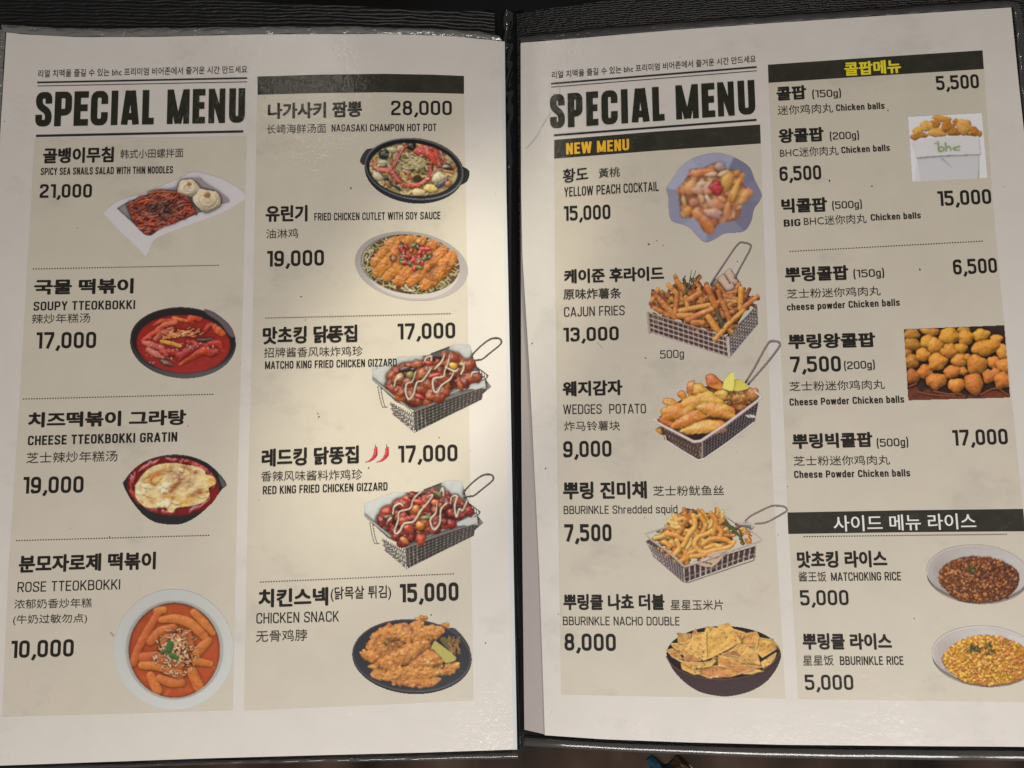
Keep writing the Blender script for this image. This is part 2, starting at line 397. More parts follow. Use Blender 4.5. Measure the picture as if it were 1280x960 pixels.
W = 0.56
def digit_paths(c, a):
    w = W
    if c == '0': return [(fillet([(a, a), (w - a, a), (w - a, 1 - a), (a, 1 - a)], 0.2, True), True)], w
    if c == '1': return [(np.array([(0.0, 1 - a * 1.1), (0.25, 1 - a * 1.1), (0.25, 0)]), False)], 0.33
    if c == '2': return [(fillet([(a, .70), (a, 1 - a), (w - a, 1 - a), (w - a, .60), (a, .26), (a, a), (w, a)], [0, .2, .2, .18, .12, 0, 0]), False)], w
    if c == '3': return [(fillet([(a, .74), (a, 1 - a), (w - a, 1 - a), (w - a, .535), (.2, .535)], [0, .2, .2, .14, 0]), False), (fillet([(.2, .53), (w - a, .53), (w - a, a), (a, a), (a, .26)], [0, .14, .2, .2, 0]), False)], w
    if c == '5': return [(fillet([(w - .03, 1 - a), (a, 1 - a), (a, .60), (w - a, .60), (w - a, a), (a, a), (a, .24)], [0, 0, 0, .2, .2, .2, 0]), False)], w
    if c == '6': return [(fillet([(w - a, .76), (w - a, 1 - a), (a, 1 - a), (a, a), (w - a, a), (w - a, .58), (a, .58)], [0, .2, .2, .2, .2, .18, 0]), False)], w
    if c == '7': return [(fillet([(0, 1 - a), (w - a, 1 - a), (w - a, .78), (.2, 0)], [0, 0, .1, 0]), False)], w
    if c == '8': return [(fillet([(a, a), (w - a, a), (w - a, .52), (a, .52)], .19, True), True), (fillet([(a + .02, .525), (w - a - .02, .525), (w - a - .02, 1 - a), (a + .02, 1 - a)], .18, True), True)], w
    if c == '9': return [(fillet([(a, .24), (a, a), (w - a, a), (w - a, 1 - a), (a, 1 - a), (a, .42), (w - a, .42)], [0, .2, .2, .2, .2, .18, 0]), False)], w
    if c == ',': return [(np.array([(.17, .17), (.12, .02), (.03, -.14)]), False)], 0.20
def price(body, x0, y0, x1, y1, h, page, parent=None, weight=0.083, mat='ink'):
    V, F, x = [], [], 0.0
    for c in body:
        ps, w = digit_paths(c, weight)
        for p, cl in ps:
            v, f = stroke(p, weight, cl); k = sum(map(len, V)); V.append(v + [x, 0]); F += [tuple(i + k for i in q) for q in f]
        x += w + (0.125 if c not in ',1' else 0.09)
    v = np.vstack(V); v[:, 0] /= x - 0.125
    return place(v, x0, y0, x1, y1, h, page, Z4, 'price', F, M[mat], parent)

def latin_paths(c, a):
    """narrow grotesque capitals, lower case and brackets drawn as strokes of half width a"""
    R = lambda p, r=.16, cl=False: (fillet(p, r, cl), cl)
    L = lambda *p: (np.array(p, float), False)
    w, x = .50, .74
    if c.isdigit() or c == ',': return digit_paths(c, a)
    if c == ' ': return [], .2
    if c == '(': return [R([(.2 - a, 1.12), (a, .82), (a, .08), (.2 - a, -.22)], .3)], .2
    if c == ')': return [R([(a, 1.12), (.2 - a, .82), (.2 - a, .08), (a, -.22)], .3)], .2
    st = L((a, 0), (a, 1)); b = 1 - a
    if c == 'A': w = .54; return [L((a * .8, 0), (w / 2 - a * .1, 1)), L((w - a * .8, 0), (w / 2 + a * .1, 1)), L((w * .2, .27), (w * .8, .27))], w
    if c == 'B': return [st, R([(a, b), (w - a - .03, b), (w - a - .03, .53), (a, .53)], .14), R([(a, .53), (w - a, .53), (w - a, a), (a, a)], .14)], w
    if c == 'C': return [R([(w - a, .68), (w - a, b), (a, b), (a, a), (w - a, a), (w - a, .32)], .2)], w
    if c == 'D': return [st, R([(a, b), (w - a, b), (w - a, a), (a, a)], .2)], w
    if c == 'E': w = .43; return [st, L((a, b), (w, b)), L((a, .52), (w - .04, .52)), L((a, a), (w, a))], w
    if c == 'F': w = .42; return [st, L((a, b), (w, b)), L((a, .5), (w - .04, .5))], w
    if c == 'G': return [R([(w - a, .72), (w - a, b), (a, b), (a, a), (w - a, a), (w - a, .48), (w * .55, .48)], [0, .2, .2, .2, .2, 0, 0])], w
    if c == 'H': return [st, L((w - a, 0), (w - a, 1)), L((a, .52), (w - a, .52))], w
    if c == 'I': return [st], 2 * a
    if c == 'J': w = .4; return [R([(w - a, 1), (w - a, a), (a, a), (a, .28)], .16)], w
    if c == 'K': return [st, L((a, .36), (w - a, 1)), L((w * .38, .56), (w - a * .6, 0))], w
    if c == 'L': w = .4; return [st, L((a, a), (w, a))], w
    if c == 'M': w = .66; return [st, L((w - a, 0), (w - a, 1)), L((a, 1), (w / 2, .06)), L((w - a, 1), (w / 2, .06))], w
    if c == 'N': return [st, L((w - a, 0), (w - a, 1)), L((a, 1), (w - a, 0))], w
    if c == 'O': return [R([(a, a), (w - a, a), (w - a, b), (a, b)], .2, True)], w
    if c == 'P': return [st, R([(a, b), (w - a, b), (w - a, .43), (a, .43)], .17)], w
    if c == 'R': return [st, R([(a, b), (w - a, b), (w - a, .47), (a, .47)], .16), L((w * .52, .47), (w - a * .7, 0))], w
    if c == 'S': return [R([(w - a, .72), (w - a, b), (a, b), (a, .56), (w - a, .44), (w - a, a), (a, a), (a, .28)], [0, .19, .19, .17, .17, .19, .19, 0])], w
    if c == 'T': w = .46; return [L((0, b), (w, b)), L((w / 2, 0), (w / 2, 1))], w
    if c == 'U': return [R([(a, 1), (a, a), (w - a, a), (w - a, 1)], .2)], w
    if c == 'V': return [L((a * .8, 1), (w / 2, 0)), L((w - a * .8, 1), (w / 2, 0))], w
    if c == 'W': w = .76; return [L((a * .8, 1), (w * .27, 0)), L((w * .27, 0), (w / 2, 1)), L((w / 2, 1), (w * .73, 0)), L((w * .73, 0), (w - a * .8, 1))], w
    if c == 'Y': return [L((a * .8, 1), (w / 2, .44)), L((w - a * .8, 1), (w / 2, .44)), L((w / 2, 0), (w / 2, .46))], w
    if c == 'Z': w = .45; return [L((0, b), (w, b)), L((0, a), (w, a)), L((w - a, b), (a, a))], w
    w = .44; t = x - a; up = L((a, 0), (a, 1)); sx = L((a, 0), (a, x))
    if c == 'a': return [R([(a, x - .17), (a, t), (w - a, t), (w - a, 0)], .14), R([(w - a, .43), (a, .43), (a, a), (w - a, a)], .13)], w
    if c == 'b': return [up, R([(a, t), (w - a, t), (w - a, a), (a, a)], .16)], w
    if c == 'c': return [R([(w - a, .5), (w - a, t), (a, t), (a, a), (w - a, a), (w - a, .24)], .16)], w
    if c == 'd': return [L((w - a, 0), (w - a, 1)), R([(w - a, t), (a, t), (a, a), (w - a, a)], .16)], w
    if c == 'e': return [R([(a, .38), (w - a, .38), (w - a, t), (a, t), (a, a), (w - a, a), (w - a, .2)], [0, 0, .16, .16, .16, .16, 0])], w
    if c == 'g': return [R([(w - a, t), (a, t), (a, a), (w - a, a)], .16), R([(w - a, x), (w - a, -.2), (a, -.2), (a, -.1)], .12)], w
    if c == 'h': return [up, R([(a, t), (w - a, t), (w - a, 0)], .16)], w
    if c == 'i': return [sx, L((a, .86), (a, 1))], 2 * a
    if c == 'k': return [up, L((a, .28), (w - a, x)), L((w * .42, .48), (w - a * .7, 0))], w
    if c == 'l': return [up], 2 * a
    if c == 'n': return [sx, R([(a, t), (w - a, t), (w - a, 0)], .16)], w
    if c == 'o': return [R([(a, a), (w - a, a), (w - a, t), (a, t)], .16, True)], w
    if c == 'p': return [L((a, -.24), (a, x)), R([(a, t), (w - a, t), (w - a, a), (a, a)], .16)], w
    if c == 'q': return [L((w - a, -.24), (w - a, x)), R([(w - a, t), (a, t), (a, a), (w - a, a)], .16)], w
    if c == 'r': w = .3; return [sx, R([(a, t - .06), (a + .08, t), (w, t)], .05)], w
    if c == 's': return [R([(w - a, .55), (w - a, t), (a, t), (a, .42), (w - a, .32), (w - a, a), (a, a), (a, .2)], .13)], w
    if c == 'u': return [R([(a, x), (a, a), (w - a, a)], .16), L((w - a, 0), (w - a, x))], w
    if c == 'w': w = .62; return [L((a * .8, x), (w * .27, 0)), L((w * .27, 0), (w / 2, x)), L((w / 2, x), (w * .73, 0)), L((w * .73, 0), (w - a * .8, x))], w
    raise KeyError(c)
def latin(name, body, x0, y0, x1, y1, h, page, weight=.065, mat='ink', parent=None, gap=.105):
    V, F, Z, x = [], [], [], 0.0
    for c in body:
        ps, w = latin_paths(c, weight)
        for p, cl in ps:
            v, f = stroke(p, weight, cl); k = sum(map(len, V)); V.append(v + [x, 0]); F += [tuple(i + k for i in q) for q in f]; Z.append(np.full(len(v), Z4 + 3e-6 * (len(Z) % 7)))
        x += w + gap
    v = np.vstack(V); v[:, 0] /= x - gap
    return place(v, x0, y0, x1, y1, h, page, np.concatenate(Z), name, F, M[mat], parent)

def heading(xs, y0, y1, xa, xb, h, page):
    """the heavy condensed SPECIAL MENU"""
    V, F, Z = [], [], []
    for c, (l, r) in zip("SPECIALMENU", xs):
        w, a = r - l, 4.2; b = 3.9; S = []
        rect = lambda q, rad, cl=False: S.append((fillet(q, rad, cl), cl))
        if c == 'S': rect([(w - a, .66 * h), (w - a, h - b), (a, h - b), (a, .60 * h), (w - a, .42 * h), (w - a, b), (a, b), (a, .34 * h)], [0, 6, 6, 6, 6, 6, 6, 0])
        if c in 'PEIL': rect([(a, 0), (a, h)], 0)
        if c == 'P': rect([(a, h - b), (w - a, h - b), (w - a, .40 * h), (a, .40 * h)], 6)
        if c in 'EL': rect([(a, b), (w, b)], 0)
        if c == 'E': rect([(a, h - b), (w, h - b)], 0); rect([(a, .52 * h), (w - 1, .52 * h)], 0)
        if c == 'C': rect([(w - a, .62 * h), (w - a, h - b), (a, h - b), (a, b), (w - a, b), (w - a, .38 * h)], [0, 7, 7, 7, 7, 0])
        if c == 'A': rect([(a * .9, 0), (w / 2 - 2.2, h)], 0); rect([(w - a * .9, 0), (w / 2 + 2.2, h)], 0); rect([(a, .24 * h), (w - a, .24 * h)], 0)
        if c == 'M': rect([(a * .85, 0), (a * .85, h)], 0); rect([(w - a * .85, 0), (w - a * .85, h)], 0); rect([(a, h), (w / 2 - .6, 0)], 0); rect([(w - a, h), (w / 2 + .6, 0)], 0)
        if c == 'N': rect([(a * .85, 0), (a * .85, h)], 0); rect([(w - a * .85, 0), (w - a * .85, h)], 0); rect([(a * .9, h), (w - a * .9, 0)], 0)
        if c == 'U': rect([(a, h), (a, b), (w - a, b), (w - a, h)], [0, 8, 8, 0])
        for q, cl in S:
            v, f = stroke(q, a if c not in 'MN' else a * .88, cl); v[:, 1] = np.clip(v[:, 1], 0, h); k = sum(map(len, V)); Z.append(np.full(len(v), Z4 + 5e-6 * len(Z)))
            V.append(np.c_[(v[:, 0] + l - xa) / (xb - xa), v[:, 1] / h]); F += [tuple(i + k for i in s) for s in f]
    return place(np.vstack(V), xa, y0, xb, y1, h, page, np.concatenate(Z), 'heading', F, M['head'], None)
heading([(30 + a / 4.414, 30 + b / 4.414) for a, b in ((60, 150), (165, 260), (272, 352), (365, 460), (478, 520), (535, 632), (650, 715), (788, 910), (928, 998), (1017, 1108), (1130, 1218))], 158.4, 153.4, 43.2, 306, 43, 'L')
heading([(680 + a / 4.571, 680 + b / 4.571) for a, b in ((35, 120), (137, 222), (243, 312), (330, 423), (443, 483), (503, 603), (622, 690), (757, 885), (905, 980), (997, 1090), (1113, 1210))], 161, 142.6, 687.6, 944.6, 42.5, 'R')

def rule(x0, y0, x1, y1, th, page, mat='rule', name='rule'):
    n = 30; x = np.linspace(x0, x1, n); y = np.linspace(y0, y1, n)
    v = np.vstack([P_(x, y - th / 2, page, Z4), P_(x, y + th / 2, page, Z4)])
    return mesh_ob(name, v, [(i, n + i, n + i + 1, i + 1) for i in range(n - 1)], M[mat], ROOT[page])
for a in ((46.5, 103.2, 309, 97.7, 2.0, 'L'), (47, 107.6, 309, 102.4, .8, 'L'), (45, 170, 304, 164.4, 2.7, 'L'),
          (689, 104.7, 946, 83.9, 2.1, 'R'), (689, 109, 946, 88.6, .8, 'R'), (692.5, 169.2, 945.8, 150, 2.5, 'R')): rule(*a)

def dotted(x0, y0, x1, y1, page):
    L = math.hypot(x1 - x0, y1 - y0); k = int(L / 3.3); V, F = [], []
    for i in range(k):
        t0, t1 = i / k, (i + .58) / k
        for t, s in ((t0, -.5), (t0, .5), (t1, .5), (t1, -.5)): V.append((x0 + (x1 - x0) * t, y0 + (y1 - y0) * t + s))
        F.append((4 * i, 4 * i + 1, 4 * i + 2, 4 * i + 3))
    V = np.array(V); mesh_ob('dotted_divider', P_(V[:, 0], V[:, 1], page, Z4), F, M['ink_soft'], ROOT[page])
for a in ((41, 336.4, 274.7, 331.7, 'L'), (28.6, 499, 268, 493, 'L'), (19.8, 676, 263, 669.3, 'L'), (331.7, 397.8, 564.6, 392, 'L'), (325, 727.8, 569, 717.4, 'L'),
          (987, 314.5, 1230, 301.5, 'R'), (1004.7, 671, 1260, 668, 'R')): dotted(*a)

SLOGAN = "리얼 치맥을 즐길 수 있는 bhc 프리미엄 비어존에서 즐거운 시간 만드세요"
text('slogan', SLOGAN, 47.5, 97, 309, 91.5, 9.5, 'L', .005)
text('slogan', SLOGAN, 689.9, 98.5, 945, 78, 9, 'R', .005)

# one entry: (Korean name, then its other lines); k = Korean, c = Chinese, e = English, p = price, w = weight note
KB, CB = .042, .0
def entry(page, ko, *lines):
    b, x0, y0, x1, y1, h = ko[:6]; kb = ko[6] if len(ko) > 6 else KB
    d = text('dish_name', b, x0, y0, x1, y1, h, page, kb)
    for l in lines:
        k, b, x0, y0, x1, y1, h = l[:7]; o = l[7] if len(l) > 7 else None
        if k == 'p': price(b, x0, y0, x1, y1, h, page, d, o or .083)
        elif k == 'c': text('chinese_name', b, x0, y0, x1, y1, h, page, CB if o is None else o, 'ink_soft', d)
        elif k == 'e': latin('english_name', b, x0, y0, x1, y1, h, page, .05 + 1.5 * (.012 if o is None else o), 'ink', d)
        elif k == 'w' and ord(b[1]) > 255: text('weight_note', b, x0, y0, x1, y1, h, page, .012, 'ink', d)
        elif k == 'w': latin('weight_note', b, x0, y0, x1, y1, h, page, .062 if o is None else .05, 'ink', d)
    return d
L_, R_ = 'L', 'R'
entry(L_, ("골뱅이무침", 53.4, 204.6, 142, 203, 19.5), ('c', "韩式小田螺拌面", 150.3, 198.6, 229, 196.8, 11.5), ('e', "SPICY SEA SNAILS SALAD WITH THIN NOODLES", 50.8, 219, 216, 216.7, 8.9, .02), ('p', "21,000", 49.5, 247.4, 114.6, 247, 17))
entry(L_, ("국물 떡볶이", 42.2, 368.6, 166.7, 366.9, 19), ('e', "SOUPY TTEOKBOKKI", 41.7, 388.4, 168.7, 386.4, 11, .015), ('c', "辣炒年糕汤", 39.6, 404.8, 112.5, 403.4, 12), ('p', "17,000", 45, 435.8, 119.8, 435.2, 20.3))
entry(L_, ("치즈떡볶이 그라탕", 34.6, 534.7, 232.6, 531.3, 19), ('e', "CHEESE TTEOKBOKKI GRATIN", 34.6, 556.8, 221.4, 552, 11.7, .02), ('c', "芝士辣炒年糕汤", 32.8, 579.5, 146.6, 576.9, 13.5), ('p', "19,000", 28.6, 617.2, 104, 616, 20.8))
entry(L_, ("분모자로제 떡볶이", 23, 716.5, 194.5, 711.8, 22), ('e', "ROSE TTEOKBOKKI", 21.6, 740.5, 150, 736.8, 12.5, .0), ('c', "浓郁奶香炒年糕", 17.7, 761.3, 114.6, 759.5, 11.8), ('c', "(牛奶过敏勿点)", 16, 782, 108.6, 780, 13), ('p', "10,000", 13.5, 822.8, 91.7, 820.7, 21.6))
entry(L_, ("나가사키 짬뽕", 334.6, 149, 452.7, 146.3, 20), ('p', "28,000", 489, 144, 564.9, 144, 18, .075), ('c', "长崎海鲜汤面", 333.2, 167.4, 407.6, 166.3, 11.8), ('e', "NAGASAKI CHAMPON HOT POT", 414.5, 164.6, 545.7, 163.8, 9, .012))
entry(L_, ("유린기", 331.9, 277.5, 384.4, 276.9, 20.5), ('e', "FRIED CHICKEN CUTLET WITH SOY SAUCE", 392.9, 275.8, 550.6, 273.9, 9.3, .012), ('c', "油淋鸡", 332.7, 298.5, 372.6, 297.4, 11.8), ('p', "19,000", 333.8, 333.5, 404.9, 331.9, 19.7))
entry(L_, ("맛초킹 닭똥집", 328.3, 430.9, 446.7, 427.6, 21.9), ('p', "17,000", 497.3, 424.3, 569.2, 422.7, 19.7), ('c', "招牌酱香风味炸鸡珍", 330, 447.3, 453.6, 445, 12.5), ('e', "MATCHO KING FRIED CHICKEN GIZZARD", 331.3, 461.5, 496, 457.7, 9.5, .015))
entry(L_, ("레드킹 닭똥집", 327, 583.9, 448.6, 579.3, 22.5), ('p', "17,000", 498, 578.2, 572, 576.5, 21), ('c', "香辣风味酱料炸鸡珍", 326.4, 602.2, 453, 599.5, 13), ('e', "RED KING FRIED CHICKEN GIZZARD", 328.6, 618, 484.5, 612.9, 10, .015))
entry(L_, ("치킨스넥", 322.9, 759.8, 410.4, 757, 23), ('w', "(닭목살 튀김)", 413.4, 752.4, 489, 750, 18.5), ('p', "15,000", 500, 753.2, 573.3, 751, 23, .092), ('e', "CHICKEN SNACK", 320.4, 779.7, 423.5, 777, 13, .0), ('c', "无骨鸡脖", 320, 803, 383.8, 801, 14.5))

entry(R_, ("황도", 703.7, 229.2, 735.5, 225.5, 17.5, .025), ('c', "黃桃", 748.5, 222.7, 775, 220.8, 12.2, .008), ('e', "YELLOW PEACH COCKTAIL", 705.5, 246, 823.5, 238.8, 11.7, .01), ('p', "15,000", 705.2, 276.1, 763.2, 273.9, 18.3))
entry(R_, ("케이준 후라이드", 705.2, 354.8, 830.4, 350.7, 18), ('c', "原味炸薯条", 704.4, 374.8, 776.8, 373.2, 13.5, .016), ('e', "CAJUN FRIES", 705.2, 396.1, 781, 394, 12, .0), ('p', "13,000", 704.4, 427.3, 773.6, 425.4, 17.5), ('w', "500g", 825.5, 448.4, 855, 447, 10, -.005))
entry(R_, ("웨지감자", 703.4, 496, 778.4, 493.9, 19), ('e', "WEDGES  POTATO", 704.2, 517.8, 807.6, 516.8, 11.8, .0), ('c', "炸马铃薯块", 705.5, 538.9, 775, 538.1, 12), ('p', "9,000", 704.2, 572, 764.6, 571, 20.3))
entry(R_, ("뿌링 진미채", 703.9, 624.6, 808.9, 623.5, 22), ('c', "芝士粉鱿鱼丝", 816.7, 620.2, 905.2, 619.4, 12.5), ('e', "BBURINKLE Shredded squid", 704.7, 642.8, 847, 641.5, 10, .0), ('p', "7,500", 705.5, 677, 764.6, 676.7, 21.4, .09))
entry(R_, ("뿌링클 나쵸 더블", 704.4, 762.8, 831, 762.8, 20), ('c', "星星玉米片", 838.4, 762.8, 904.3, 762.8, 12.8), ('e', "BBURINKLE NACHO DOUBLE", 703.8, 781.6, 849.6, 782, 10.6, .0), ('p', "8,000", 705.7, 813.4, 770, 814, 21.5))
entry(R_, ("콜팝", 971, 126.2, 1008.5, 123.8, 17.5), ('w', "(150g)", 1015.7, 122.2, 1051.5, 120.6, 9), ('p', "5,500", 1171, 112.9, 1224.2, 110.2, 17.5), ('c', "迷你鸡肉丸", 972.4, 144, 1041.5, 140.8, 11.8), ('e', "Chicken balls", 1045.4, 138.9, 1106, 136, 8, .02))
entry(R_, ("왕콜팝", 973.7, 179.3, 1030.3, 176.6, 18), ('w', "(200g)", 1037.7, 174.8, 1074, 173.2, 9), ('c', "BHC迷你肉丸", 975.3, 197.3, 1048.4, 193.9, 11.8), ('e', "Chicken balls", 1052, 191.8, 1112.6, 188.6, 8, .02), ('p', "6,500", 975, 226.6, 1026.9, 224.4, 18))
entry(R_, ("빅콜팝", 977.3, 266.8, 1034.6, 264.7, 18.2), ('w', "(500g)", 1040.6, 261.4, 1077.6, 259.5, 9), ('p', "15,000", 1173.2, 257.7, 1239.6, 254.8, 18.5), ('e', "BIG", 980, 283.5, 1000.8, 282.4, 8.6, .02), ('c', "BHC迷你肉丸", 1005.2, 282.6, 1083.6, 279, 11.8), ('e', "Chicken balls", 1088.8, 276, 1151.3, 273, 8, .02))
entry(R_, ("뿌링콜팝", 981.8, 352.8, 1061.2, 350, 18.5), ('w', "(150g)", 1067.2, 347.3, 1105.5, 345.5, 9.5), ('p', "6,500", 1192.2, 343.6, 1246.9, 341, 18.7), ('c', "芝士粉迷你鸡肉丸", 983.9, 373.6, 1101, 369.4, 11.8), ('e', "cheese powder Chicken balls", 983.9, 388.4, 1125, 382.2, 8.5, .02))
entry(R_, ("뿌링왕콜팝", 985.7, 436.6, 1095, 434, 18.5), ('p', "7,500", 988.3, 465.5, 1051.6, 464.5, 19.5), ('w', "(200g)", 1055.5, 461.9, 1093.8, 460.3, 9.5), ('c', "芝士粉迷你鸡肉丸", 987.2, 489.2, 1106.2, 486.5, 11.9), ('e', "Cheese Powder Chicken balls", 987.2, 507.3, 1130.5, 503.4, 8.8, .02))
entry(R_, ("뿌링빅콜팝", 990.9, 561.5, 1091.4, 558.9, 18.8), ('w', "(500g)", 1096.4, 558.9, 1135.7, 557.3, 9.8), ('p', "17,000", 1191.7, 557.3, 1260.4, 555.5, 19.5), ('c', "芝士粉迷你鸡肉丸", 992.4, 582.5, 1112.8, 581, 12), ('e', "Cheese Powder Chicken balls", 993, 597.7, 1138, 595.6, 8.8, .02))
entry(R_, ("맛초킹 라이스", 996.9, 710.5, 1109.6, 709.2, 21), ('c', "酱王饭", 998.7, 727.4, 1033.3, 727.2, 12.5), ('e', "MATCHOKING RICE", 1039.3, 726.4, 1126.6, 725.6, 10.4, .008), ('p', "5,000", 1000.8, 756.9, 1061.2, 756.6, 18.8, .075))
entry(R_, ("뿌링클 라이스", 1003.9, 812.3, 1115.4, 812.3, 20.5), ('c', "星星饭", 1004.2, 832.4, 1042.4, 832, 12.9), ('e', "BBURINKLE RICE", 1050.3, 831.4, 1129.7, 831.2, 10.6, .008), ('p', "5,000", 1006.8, 862.6, 1067.2, 862.6, 18.8, .075))
latin('band_title', "NEW MENU", 707.8, 193.2, 786.5, 187.6, 14.2, R_, .088, 'yellow', NEWB, .1)
text('band_title', "콜팝메뉴", 1056, 95.2, 1126.7, 91, 17.2, R_, .038, 'lemon', POPB)
text('band_title', "사이드 메뉴 라이스", 1042.4, 664.7, 1220.8, 661.3, 20, R_, .012, 'white', SIDB)
COL.objects.unlink(_cob)

# ------------------------------------------------------------------ printed dish pictures (flat ink on the sheet)
SS = 1.6
def vnoise(shape, cell, seed):
    r = np.random.RandomState(seed); h, w = shape
    gh, gw = int(h / cell) + 3, int(w / cell) + 3; g = r.rand(gh, gw)
    y = np.arange(h) / cell; x = np.arange(w) / cell; yi, xi = y.astype(int), x.astype(int)
    fy = (y - yi)[:, None]; fx = (x - xi)[None]; fy = fy * fy * (3 - 2 * fy); fx = fx * fx * (3 - 2 * fx)
    a = g[yi][:, xi]; b = g[yi][:, xi + 1]; c = g[yi + 1][:, xi]; d = g[yi + 1][:, xi + 1]
    return (a * (1 - fx) + b * fx) * (1 - fy) + (c * (1 - fx) + d * fx) * fy
def fbm(shape, cell, seed, oct=3):
    s = 0; a = 1; t = 0
    for k in range(oct):
        s = s + a * vnoise(shape, max(cell / 2 ** k, 1), seed + 31 * k); t += a; a *= .55
    return s / t - .5
def blur(a, r):
    for _ in range(2):
        for ax in (0, 1):
            n = a.shape[ax]; p = np.pad(a, [(r + 1, r) if i == ax else (0, 0) for i in (0, 1)], mode='edge').cumsum(ax)
            a = (np.take(p, np.arange(2 * r + 1, 2 * r + 1 + n), ax) - np.take(p, np.arange(n), ax)) / (2 * r + 1)
    return a

TINT = np.array([1.0, 1.0, 1.02])
class Pic:
    """one printed picture, drawn in the coordinates of an enlargement: origin (ox, oy) on the layout, k = enlargement"""
    def __init__(s, ox, oy, k, w, h, seed=1):
        s.ox, s.oy, s.k, s.q = ox, oy, k, SS / k
        s.shape = (int(h * SS), int(w * SS)); s.rs = random.Random(seed); s.seed = seed
        s.X = np.arange(s.shape[1])[None] / s.q + np.zeros(s.shape); s.Y = np.arange(s.shape[0])[:, None] / s.q + np.zeros(s.shape)
        s.C = np.zeros(s.shape + (3,)); s.H = np.full(s.shape, -1e3); s.id = np.zeros(s.shape, int)
        s.G = np.zeros(s.shape); s.B = np.zeros(s.shape); s.flat = np.zeros(s.shape)
        s.fine = fbm(s.shape, 3.2, seed + 5, 2); s.mid = fbm(s.shape, 8, seed + 9, 3); s.big = fbm(s.shape, 26, seed + 11, 3)
        s.lay = 1; s.clip = None; s.names = {}
    def win(s, x0, y0, x1, y1):
        a, b = max(int(y0 * s.q) - 2, 0), min(int(y1 * s.q) + 3, s.shape[0]); c, d = max(int(x0 * s.q) - 2, 0), min(int(x1 * s.q) + 3, s.shape[1])
        return (slice(a, max(a, b)), slice(c, max(c, d)))
    def put(s, w, mask, z, col, gloss=0., bumpy=0., var=.10, flat=0., over=False):
        m = mask & ((z > s.H[w]) | over)
        if s.clip is not None: m &= s.clip[w]
        if not m.any(): return
        c = lin(col) * (1 + var * 2 * (s.mid[w] * .7 + s.fine[w] * .5))[..., None] if np.ndim(col) == 1 else col
        s.C[w][m] = np.broadcast_to(c, m.shape + (3,))[m] * (np.array([1, s.rs.uniform(.93, 1.07), s.rs.uniform(.88, 1.12)]) if var >= .1 else 1)
        s.H[w][m] = np.broadcast_to(z, m.shape)[m]; s.id[w][m] = s.lay; s.G[w][m] = gloss; s.B[w][m] = bumpy; s.flat[w][m] = flat
    # heights are in the same enlarged units
    def ell(s, cx, cy, rx, ry, rot, col, z=0., h=None, wob=.12, **kw):
        R = max(rx, ry) * 1.35; w = s.win(cx - R, cy - R, cx + R, cy + R); X, Y = s.X[w] - cx, s.Y[w] - cy
        c, n = math.cos(math.radians(rot)), math.sin(math.radians(rot)); u = (X * c + Y * n) / rx; v = (-X * n + Y * c) / ry
        th = np.arctan2(v, u); ph = s.rs.random() * 9
        r = np.hypot(u, v) / (1 + wob * (np.sin(3 * th + ph) * .5 + np.sin(5 * th + 2 * ph) * .35 + s.mid[w] * 1.4))
        h = min(rx, ry) if h is None else h
        s.put(w, r < 1, z + h * np.sqrt(np.maximum(1 - r * r, 0)), col, **kw)
    def disc(s, cx, cy, rx, ry, rot, col, z=0., depth=0., **kw):
        """flat or dished oval"""
        R = max(rx, ry) + 1; w = s.win(cx - R, cy - R, cx + R, cy + R); X, Y = s.X[w] - cx, s.Y[w] - cy
        c, n = math.cos(math.radians(rot)), math.sin(math.radians(rot)); r = np.hypot((X * c + Y * n) / rx, (-X * n + Y * c) / ry)
        kw.setdefault('var', .03); s.put(w, r < 1, z + depth * r ** 2 + 0 * r, col, **kw); return r
    def tube(s, pts, r, col, z=0., h=1., sm=0, wob=0., **kw):
        p = smooth(pts, sm) if sm else np.array(pts, float); rr = np.interp(np.linspace(0, 1, len(p)), np.linspace(0, 1, len(r)), r) if np.ndim(r) else np.full(len(p), float(r))
        zz = np.interp(np.linspace(0, 1, len(p)), np.linspace(0, 1, len(z)), z) if np.ndim(z) else np.full(len(p), float(z))
        R = rr.max() * 1.3; w = s.win(p[:, 0].min() - R, p[:, 1].min() - R, p[:, 0].max() + R, p[:, 1].max() + R); X, Y = s.X[w], s.Y[w]
        best = np.full(X.shape, 9e9); zb = np.zeros(X.shape); rb = np.ones(X.shape)
        for i in range(len(p) - 1):
            d = p[i + 1] - p[i]; L = (d ** 2).sum() + 1e-9; t = np.clip(((X - p[i, 0]) * d[0] + (Y - p[i, 1]) * d[1]) / L, 0, 1)
            ri = rr[i] + (rr[i + 1] - rr[i]) * t; q = np.hypot(X - p[i, 0] - t * d[0], Y - p[i, 1] - t * d[1]) / ri
            b = q < best; best = np.where(b, q, best); zb = np.where(b, zz[i] + (zz[i + 1] - zz[i]) * t, zb); rb = np.where(b, ri, rb)
        if wob: best = best / (1 + wob * s.mid[w] * 2)
        s.put(w, best < 1, zb + h * rb * np.sqrt(np.maximum(1 - best ** 2, 0)), col, **kw)
    def stain(s, cx, cy, rx, ry, rot, col, k=.7, lay=None):
        """soft-edged change of the printed colour"""
        R = max(rx, ry) * 1.6; w = s.win(cx - R, cy - R, cx + R, cy + R); X, Y = s.X[w] - cx, s.Y[w] - cy
        c, n = math.cos(math.radians(rot)), math.sin(math.radians(rot)); r2 = ((X * c + Y * n) / rx) ** 2 + ((-X * n + Y * c) / ry) ** 2
        a = k * np.exp(-r2 * (1 + 1.6 * s.mid[w])) * (1 + 1.2 * s.fine[w]); a = np.clip(a, 0, 1) * (s.id[w] == lay if lay else s.id[w] > 0)
        s.C[w] = s.C[w] * (1 - a[..., None]) + lin(col) * a[..., None]
